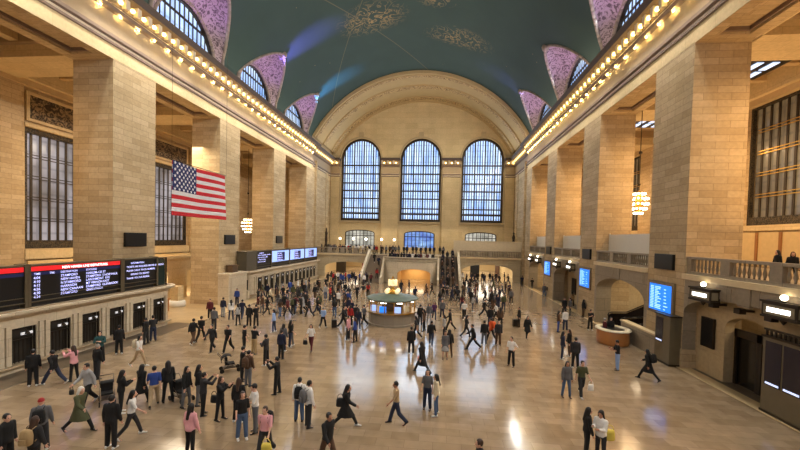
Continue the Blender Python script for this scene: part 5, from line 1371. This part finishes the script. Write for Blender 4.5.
for i, (x_, y_, c_, l_) in enumerate(((304, 297, 'black', 'black'), (315, 299, 'black', 'brown'), (334, 307, 'black', 'denim'), (338, 307, 'white', 'black'), (344, 306, 'navy', 'dark denim'), (348, 307, 'blue', 'denim'), (345, 296, 'black', 'grey'), (290, 294, 'blue', 'denim'), (298, 292, 'white', 'black'), (302, 291, 'black', 'black'), (357, 299, 'black', 'black'), (363, 298, 'dark grey', 'beige'), (368, 297, 'red', 'black'), (283, 300, 'black', 'navy'), (276, 297, 'navy', 'black'), (309, 290, 'dark grey', 'black'), (318, 291, 'black', 'dark grey'), (270, 303, 'cream', 'black'), (287, 303, 'black', 'denim'), (326, 290, 'black', 'black'), (338, 296, 'brown', 'black'))):
    A(x_, y_, random.choice(['m_stand', 'm_walk', 'f_stand', 'f_walk', 'm_shirt', 'f_top']), random.choice('bflr'), c_, l_)
# middle and right
q = A(422, 373, 'f_stride', 'bl', 'black', 'black', h=1.8); handbag(held(*q, 1) + Vector((.05, 0, 0)), CLM['pink'], 'pale pink bag carried by the figure in black right of the booth', .34, .34)
A(411, 354, 'm_stand', 'b', 'black', 'black'); A(416, 339, 'f_walk', 'l', 'dark grey', 'black'); A(420, 325, 'm_stand', 'b', 'black', 'dark grey'); A(424, 331, 'f_stand', 'l', 'brown', 'black'); A(431, 345, 'm_walk', 'b', 'black', 'dark denim'); A(429, 323, 'f_stand', 'f', 'grey', 'light grey'); A(434, 320, 'f_walk', 'f', 'purple', 'dark denim')
A(445, 359, 'f_dress', 'f', 'grey', 'light grey', 'brown'); A(449, 357, 'f_stand', 'b', 'black', 'brown'); A(444, 338, 'f_stand', 'l', 'light grey', 'black'); A(442, 318, 'm_stand', 'f', 'grey', 'navy'); A(450, 330, 'm_walk', 'l', 'black', 'black')
A(427, 409, 'f_top', 'f', 'grey', 'dark denim', 'black', h=1.72); A(436, 415, 'f_stand', 'l', 'cream', 'denim', 'black', h=1.70, shoe=SHOE_W)
A(473, 349, 'm_stride', 'l', 'black', 'black', h=1.78); A(466, 337, 'f_walk', 'r', 'dark grey', 'black'); A(464, 319, 'm_walk2', 'f', 'white', 'black'); A(484, 345, 'm_stand', 'b', 'black', 'grey'); q = A(491, 341, 'm_walk', 'bl', 'orange', 'black'); backpack(q, 'orange', 'orange backpack in the crowd right of the booth'); A(498, 345, 'm_stand', 'f', 'dark grey', 'brown')
A(484, 316, 'm_stride', 'r', 'black', 'black'); A(490, 327, 'm_stand', 'b', 'black', 'navy'); A(496, 321, 'f_walk', 'l', 'white', 'black'); A(500, 328, 'f_stand', 'b', 'brown', 'black'); q = A(519, 327, 'm_stand', 'l', 'black', 'black'); x_, y_ = px_floor(515, 327); suitcase(x_, y_, BLACK, 'dark suitcase beside the man in black, right of centre', .2)
A(511, 366, 'm_shirt', 'fl', 'white', 'black', 'black'); A(527, 338, 'f_coat', 'f', 'black', 'black'); A(558, 332, 'f_stand', 'r', 'brown', 'blue'); A(565, 330, 'm_stand', 'b', 'white', 'dark denim')
A(562, 359, 'f_stand', 'r', 'navy', 'dark denim'); A(569, 356, 'f_stand', 'l', 'black', 'brown', 'brown'); A(575, 368, 'm_stand', 'b', 'dark grey', 'black', h=1.78)
A(566, 397, 'f_stand', 'f', 'grey', 'denim', 'black', 1, 1.7); q = A(581, 396, 'm_walk2', 'f', 'olive', 'dark grey', 'brown', 0, 1.74); handbag(held(*q, 0), CLM['white'], 'white plastic bag held by the man in the olive shirt', .28, .28)
A(564, 315, 'm_stand', 'f', 'black', 'black'); A(570, 315, 'm_stand', 'l', 'grey', 'dark grey'); A(572, 307, 'f_stand', 'b', 'beige', 'black'); A(583, 317, 'f_stand', 'r', 'black', 'brown'); A(588, 315, 'f_stand', 'f', 'white', 'black'); A(590, 330, 'm_phone', 'f', 'black', 'black')
A(604, 341, 'f_dress', 'r', 'maroon', 'maroon', 'grey'); q = A(610, 340, 'm_stand', 'f', 'black', 'black')
A(617, 370, 'm_phone', 'l', 'black', 'light blue', 'black', 1); q = A(648, 380, 'f_stride', 'bl', 'black', 'black', 'black', 1, 1.74); backpack(q, 'black', 'black backpack on the woman striding near the kiosk')
q = A(586, 456, 'f_stand', 'r', 'black', 'black', 'black', h=1.68); q = A(600, 461, 'f_phone', 'fl', 'white', 'dark grey', 'black', 1); handbag(q[0].location + Vector((.24, -.05, 1.25)), CLM['yellow'], 'pale yellow bag on the shoulder of the woman at the bottom right', .36, .34)
A(479, 500, 'm_stand', 'l', 'black', 'black', 'brown', 0, 1.72, place='only the head showing at the bottom edge')
for i, (x_, y_) in enumerate(((443, 298), (447, 299), (452, 301), (455, 300), (458, 301), (464, 292), (468, 293), (471, 304), (477, 303), (485, 302), (490, 305), (495, 303), (502, 296), (509, 296), (511, 304), (426, 297), (432, 296), (409, 293), (401, 293), (415, 300), (532, 289), (522, 286), (544, 297), (548, 297), (554, 299), (476, 294), (470, 288))):
    A(x_, y_, random.choice(['m_stand', 'm_walk', 'f_stand', 'm_stride', 'm_walk2', 'f_coat', 'm_phone']), random.choice('bflr'), random.choice(['black', 'black', 'dark grey', 'navy', 'white', 'grey', 'brown']), random.choice(['black', 'dark denim', 'dark grey', 'black', 'denim']))
def clear(x, y, r=.6): return all((x - q[6]) ** 2 + (y - q[7]) ** 2 > r * r for q in PEOPLE)
for n_, xa, xb, ya, yb in ((30, 262, 352, 291, 318), (18, 438, 512, 289, 318)):
    for i in range(n_):
        for tr in range(12):
            px_, py_ = random.uniform(xa, xb), random.uniform(ya, yb)
            if clear(*px_floor(px_, py_)): break
        else: continue
        A(px_, py_, random.choice(['m_stand', 'm_walk', 'f_stand', 'f_walk', 'm_phone', 'f_coat']), random.choice('bflr'), random.choice(['black', 'black', 'dark grey', 'navy', 'brown', 'olive', 'maroon', 'light grey']), random.choice(['black', 'dark denim', 'dark grey', 'denim']))
# far passages
for i in range(16):
    x_ = 328 + i * 2.55 + random.uniform(-1, 1); y_ = next((v for v in [283, 281.5, 285, 287, 288.5] if clear(*px_floor(x_, v), .8)), 290); A(x_, y_, random.choice(['m_stand', 'f_stand', 'm_walk', 'f_coat']), random.choice('bflr'), random.choice(['black', 'navy', 'dark grey', 'blue', 'white', 'red']), random.choice(['black', 'dark denim']), group='visitors at the far left passage')
for i in range(13):
    x_ = 463 + i * 3.7 + random.uniform(-1, 1); y_ = next((v for v in [282, 284, 286, 281] if clear(*px_floor(x_, v), .8)), 288); A(x_, y_, random.choice(['m_stand', 'f_stand', 'm_walk', 'f_coat']), random.choice('bflr'), random.choice(['black', 'navy', 'dark grey', 'black', 'white']), random.choice(['black', 'dark denim']), group='visitors at the far right passage')
# on the flights and landing
def stair_z(y): return max(0, min(26, math.floor((y - 58) / (8 / 26)) + 1)) * ZEB / 26
k_ = 0
for r_ in range(11):
    for c_ in range(3):
        if random.random() < .2: continue
        y_ = 56.4 + r_ * .88 + random.uniform(-.1, .1)
        if y_ > 65.6: continue
        person(.85 + c_ * .85 + random.uniform(-.08, .08), y_, stair_z(y_ + .1) if y_ > 57.9 else 0, random.choice(['m_stand', 'f_stand', 'm_walk', 'f_coat']), random.choice('bfbf'), random.choice(['black', 'black', 'dark grey', 'navy', 'brown']), random.choice(['black', 'dark denim']), group='visitors climbing the right flight')
for (x_, y_, c_) in ((-10.0, 62.5, 'navy'), (-10.9, 63.4, 'black'), (-9.7, 58.9, 'red'), (-11.0, 57.2, 'black'), (-10.3, 57.0, 'maroon')):
    person(x_, y_, stair_z(y_ + .1) if y_ > 57.9 else 0, 'm_walk' if c_ != 'red' else 'f_stand', 'b', c_, 'black', group='visitors on the left flight')
for i in range(16):
    person(-8.0 + i * .48 + random.uniform(-.1, .1), 60.6 + random.uniform(.35, 1.6) + (1.0 if i in (0, 12) else 0), LZ_, random.choice(['m_stand', 'f_stand', 'f_photo', 'm_photo', 'm_fold']), random.choice('fffb'), random.choice(['black', 'navy', 'dark grey', 'white', 'maroon']), 'black', group='visitors on the central landing')
for i in range(38):
    person(-21.6 + i * .37 + random.uniform(-.15, .15), 67.1 + (i % 3) * .9 + random.uniform(0, .6), ZEB, random.choice(['m_stand', 'f_stand', 'm_fold', 'f_top', 'm_phone']), random.choice('ffbl'), random.choice(['black', 'dark grey', 'grey', 'white', 'navy', 'brown', 'red']), 'black', h=1.66, group='visitors on the far balcony, left of the stairs')
for i in range(12):
    person(-8.2 + i * .85 + random.uniform(-.15, .15), 67.4 + random.uniform(0, 3), ZEB, random.choice(['m_stand', 'f_stand', 'm_walk']), random.choice('ffb'), random.choice(['black', 'dark grey', 'grey', 'navy']), 'black', group='visitors on the far balcony above the landing')
person(16.2, 19.4, ZB - .02, 'f_stand', 'l', 'black', 'black', 'black', h=1.55, place='left one of two behind the right balustrade', group='visitors on the right balcony')
person(16.4, 18.9, ZB - .02, 'f_stand', 'fl', 'black', 'dark grey', 'brown', h=1.5, place='right one of two behind the right balustrade', group='visitors on the right balcony')
person(18.0, 31.3, .9, 'm_stand', 'r', 'black', 'dark grey', place='riding the escalator inside the right arch')

# labels: look, pose and where each one stands
def zone(x, y, z):
    if z > 3.5: return 'on the far balcony' if y > 60 else 'on the right balcony'
    if z > 3 and -9 < x < .3: return 'on the central landing'
    if y > 56.3 and .3 <= x <= 3.8: return 'on the right flight of stairs'
    if y > 56.3 and -12.3 < x < -9: return 'on the left flight of stairs'
    if y > 56: return 'at the far left passage' if x < -9 else 'at the far right passage' if x > 3 else 'before the central arch'
    if x < -17.5: return 'by the left ticket windows'
    if x > 11.5: return 'by the right wall'
    r = math.hypot(x + 3.75, y - 31.3)
    if r < 4.6: return 'close to the information booth'
    if y < 20: return 'in the foreground' + (' left' if x < -7 else ' middle' if x < 3 else ' right')
    if y < 38: return 'left of the information booth' if x < -3.75 else 'right of the information booth'
    return 'in the left far crowd' if x < -3.75 else 'in the right far crowd'
from collections import defaultdict
G = defaultdict(list)
for rec in PEOPLE:
    o, what, do, face, note, place, x, y = rec
    base = 'person in %s%s, %s, %s' % (what, (' ' + note) if note else '', do if place is None else do.split(' ')[0], place or zone(x, y, o.location.z))
    G[base].append((x / max(y, 1), rec, base))
ORD = ['first', 'second', 'third', 'fourth', 'fifth', 'sixth', 'seventh', 'eighth']
for base, lst in G.items():
    if len(lst) == 1: lst[0][1][0]['label'] = base; continue
    F2 = defaultdict(list)
    for sx, rec, b_ in lst: F2[rec[3]].append((sx, rec))
    for fc, l2 in F2.items():
        l2.sort(key=lambda t: t[0])
        for i, (sx, rec) in enumerate(l2):
            nm = base.replace('person in', 'person %s in' % FACEN[fc]) if len(F2) > 1 else base
            if len(l2) > 1: nm = nm + ', %s from left' % ORD[min(i, 7)]
            rec[0]['label'] = nm
SHORT = [('raising hands to take a photo', 'taking a photo'), ('looking at a phone', 'using a phone'), ('turned away to the left', 'turned away left'), ('turned away to the right', 'turned away right'), ('turned towards the left front', 'turned front left'), ('turned towards the right front', 'turned front right'), (' and ', ', '), (' the ', ' '), ('slim trousers', 'trousers'), ('visitors ', ''), ('seen from behind', 'from behind'), ('facing the camera', 'facing camera'), (', from left', ' from left'), ('standing, ', ''), ('on right flight of stairs', 'on right stairs'), ('in foreground', 'foreground'), (', walking', ' walking'), ('facing camera ', 'frontal '), ('dark denim', 'denim')]
for rec in PEOPLE:
    lb = rec[0]['label']
    for a_, b_ in SHORT:
        if len(lb.split()) <= 16: break
        lb = lb.replace(a_, b_)
    rec[0]['label'] = lb
# ------------------------------------------------------------------ light
def area(name, loc, rot, sx, sy, power, col, spread=pi):
    l = bpy.data.lights.new(name, 'AREA'); l.shape = 'RECTANGLE'; l.size = sx; l.size_y = sy; l.energy = power; l.color = col; l.spread = spread
    o = bpy.data.objects.new(name, l); COL.objects.link(o); o.location = loc; o.rotation_euler = rot; return o
def spot(name, loc, target, power, col, ang=60, blend=.6, r=.3):
    l = bpy.data.lights.new(name, 'SPOT'); l.energy = power; l.color = col; l.spot_size = radians(ang); l.spot_blend = blend; l.shadow_soft_size = r
    o = bpy.data.objects.new(name, l); COL.objects.link(o); o.location = loc
    o.rotation_euler = (Vector(target) - Vector(loc)).to_track_quat('-Z', 'Y').to_euler(); return o
WARM = (1, .80, .52); AMB = (1, .65, .33); DAY = (.78, .88, 1)
# daylight entering through the tall end windows (far and behind the camera) and the lunettes
for i, c in enumerate(WC):
    area('daylight_far_window', (c, D - .6, 19), (-pi / 2, 0, 0), 7.5, 16, 1100 if i == 1 else 500, (.62, .80, 1))
    area('daylight_west_window', (c, YB + 1.0, 19), (pi / 2, 0, 0), 7.5, 16, 500, (.9, .94, 1))
for c in PET:
    area('daylight_lunette', (XL + .2, c, 25.3), (0, -pi / 2 - radians(-25), 0), 3.4, 7, 130, DAY)
    area('daylight_lunette', (XR - .2, c, 25.3), (0, pi / 2 + radians(-25), 0), 3.4, 7, 600, DAY)
# cornice lamps: wash up onto the vault, and down over the frieze
for nm, XF, o in SIDES:
    area('cornice_cove_light', (XF - o * .75, (YR + 0) / 2, 23.75), (pi, 0, 0), 1.0, YR, 480, (1, .82, .58))
    area('cornice_down_light', (XF - o * .72, YR / 2, 22.25), (0, -o * radians(4), 0), .2, YR, 60, (1, .84, .55))
    area('frieze_ledge_light', (XF - o * .38, YR / 2, 19.72), (0, -o * radians(2), 0), .12, YR, 170 if o < 0 else 80, (1, .90, .70))  # added fill below the frieze, grazing beam face and pier fronts
area('cornice_cove_light', (XC, D - 1.3, 23.8), (pi, 0, 0), 30, .8, 150, (1, .82, .5))
area('cornice_down_light', (XC, D - 1.6, 22.2), (-radians(20), 0, 0), 34, .5, 600, (1, .84, .55))
for s_ in (-1, 1): area('end_arch_light', (XC + s_ * 16.5, 69.5, 23.9), (pi, 0, 0), .8, 10, 70, (1, .8, .5))
# lamps in the galleries (warm chandeliers)
for k in range(-2, 3):
    y = Y0 + k * PIT + PW + (PIT - PW) / 2
    for nm, XF, o in SIDES:
        area('gallery_lamp', (XF + o * 6.5, y, 17.2 if o > 0 else 17.2), (0, 0, 0), 4, 5, 1150 if o > 0 else 380, AMB if o > 0 else (1, .66, .34))
        area('gallery_uplight', (XF + o * 5.5, y, 8.0), (pi, 0, 0), 3, 5, 600 if o > 0 else 170, AMB if o > 0 else (1, .64, .32))
# purple washes on the severies and the glows they spill on the vault
PUR = [(.62, .28, 1), (.70, .36, 1)]
for i, c in enumerate(PET):
    for nm, XF, o in SIDES:
        spot('severy_wash', (XF - o * .9, c, 23.9), (XF - o * 1.8, c + .2, 28.5), 560, (.56, .24, 1) if o < 0 else (.75, .45, 1), 120, .8)
for (o, c, col, pw, dy) in ((-1, PET[4], (.22, .16, 1), 22000, 1.0), (-1, PET[5], (.08, .42, 1), 22000, 1.0), (1, PET[5], (.3, .25, 1), 5000, .5), (-1, PET[3], (.25, .2, 1), 9000, -2.0)):
    XF = XL if o < 0 else XR
    ty = c + dy; tx = XC + o * RV * sin(14.6 / RV); tz = ZV + RV * cos(14.6 / RV)
    spot('vault_glow', (XF - o * 1.0, c, 24.0), (tx, ty, tz), pw, col, 30, 1)
# general glow of the hall (fill lights added to brighten the piers, no real floodlights)
for k in range(6):
    y = 6 + k * 11
    area('cornice_floodlight', (XR - .9, y, 23.7), (0, radians(62), 0), 1.2, 6, 2300, (1, .95, .86))
    area('cornice_floodlight', (XL + .9, y, 23.7), (0, radians(-58), 0), 1.2, 6, 90, (.95, .93, .9))
for k in range(6):
    y = 3 + k * 11.5
    area('cornice_floor_light', (XL + .95, y, 22.0), (0, radians(-10), 0), .4, 10, 640, (1, .93, .82), radians(110))  # added fill for the floor, also grazing the pier sides
    area('cornice_floor_light', (XR - .95, y, 22.0), (0, radians(10), 0), .4, 10, 420, (1, .94, .85), radians(110))
# under-balcony and passage lamps
for k in range(-2, 3):
    y = Y0 + k * PIT + PW + (PIT - PW) / 2
    area('passage_lamp', (XR + 4.2, y, 4.9), (0, 0, 0), 4, 4, 330, (1, .78, .5))
area('recess_wash', (XR + .35, 19.5, 4.5), (0, radians(-20), 0), .3, 6, 520, (1, .8, .55))
area('passage_lamp', (-15.8, 72, 3.3), (0, 0, 0), 8, 6, 800, (1, .86, .66)); area('passage_lamp', (8.7, 72, 3.3), (0, 0, 0), 8, 6, 900, (1, .9, .72))
area('passage_lamp', (-15.8, 83, 3.3), (0, 0, 0), 8, 6, 600, (1, .86, .66)); area('passage_lamp', (8.7, 83, 3.3), (0, 0, 0), 8, 6, 900, (1, .9, .72))
area('arch_lamp', (ac, 63.5, 1.9), (0, 0, 0), 3, 3, 150, (1, .8, .5))
area('left_passage_lamp', (-30.5, 36, 4.2), (0, 0, 0), 4, 10, 2200, (1, .88, .7)); area('left_passage_lamp', (-26, 33, 16), (0, 0, 0), 4, 8, 1300, (1, .84, .6))
area('balcony_lamp', (XC, 73.5, 9.5), (0, 0, 0), 30, 2, 260, (1, .84, .6))
w = bpy.data.worlds.new('world'); SC.world = w; w.use_nodes = True; w.node_tree.nodes['Background'].inputs[0].default_value = (.5, .55, .65, 1); w.node_tree.nodes['Background'].inputs[1].default_value = .3
SC.view_settings.view_transform = 'Standard'; SC.view_settings.look = 'None'; SC.view_settings.gamma = 1; SC.view_settings.use_curve_mapping = False
SC.view_settings.exposure = -.08
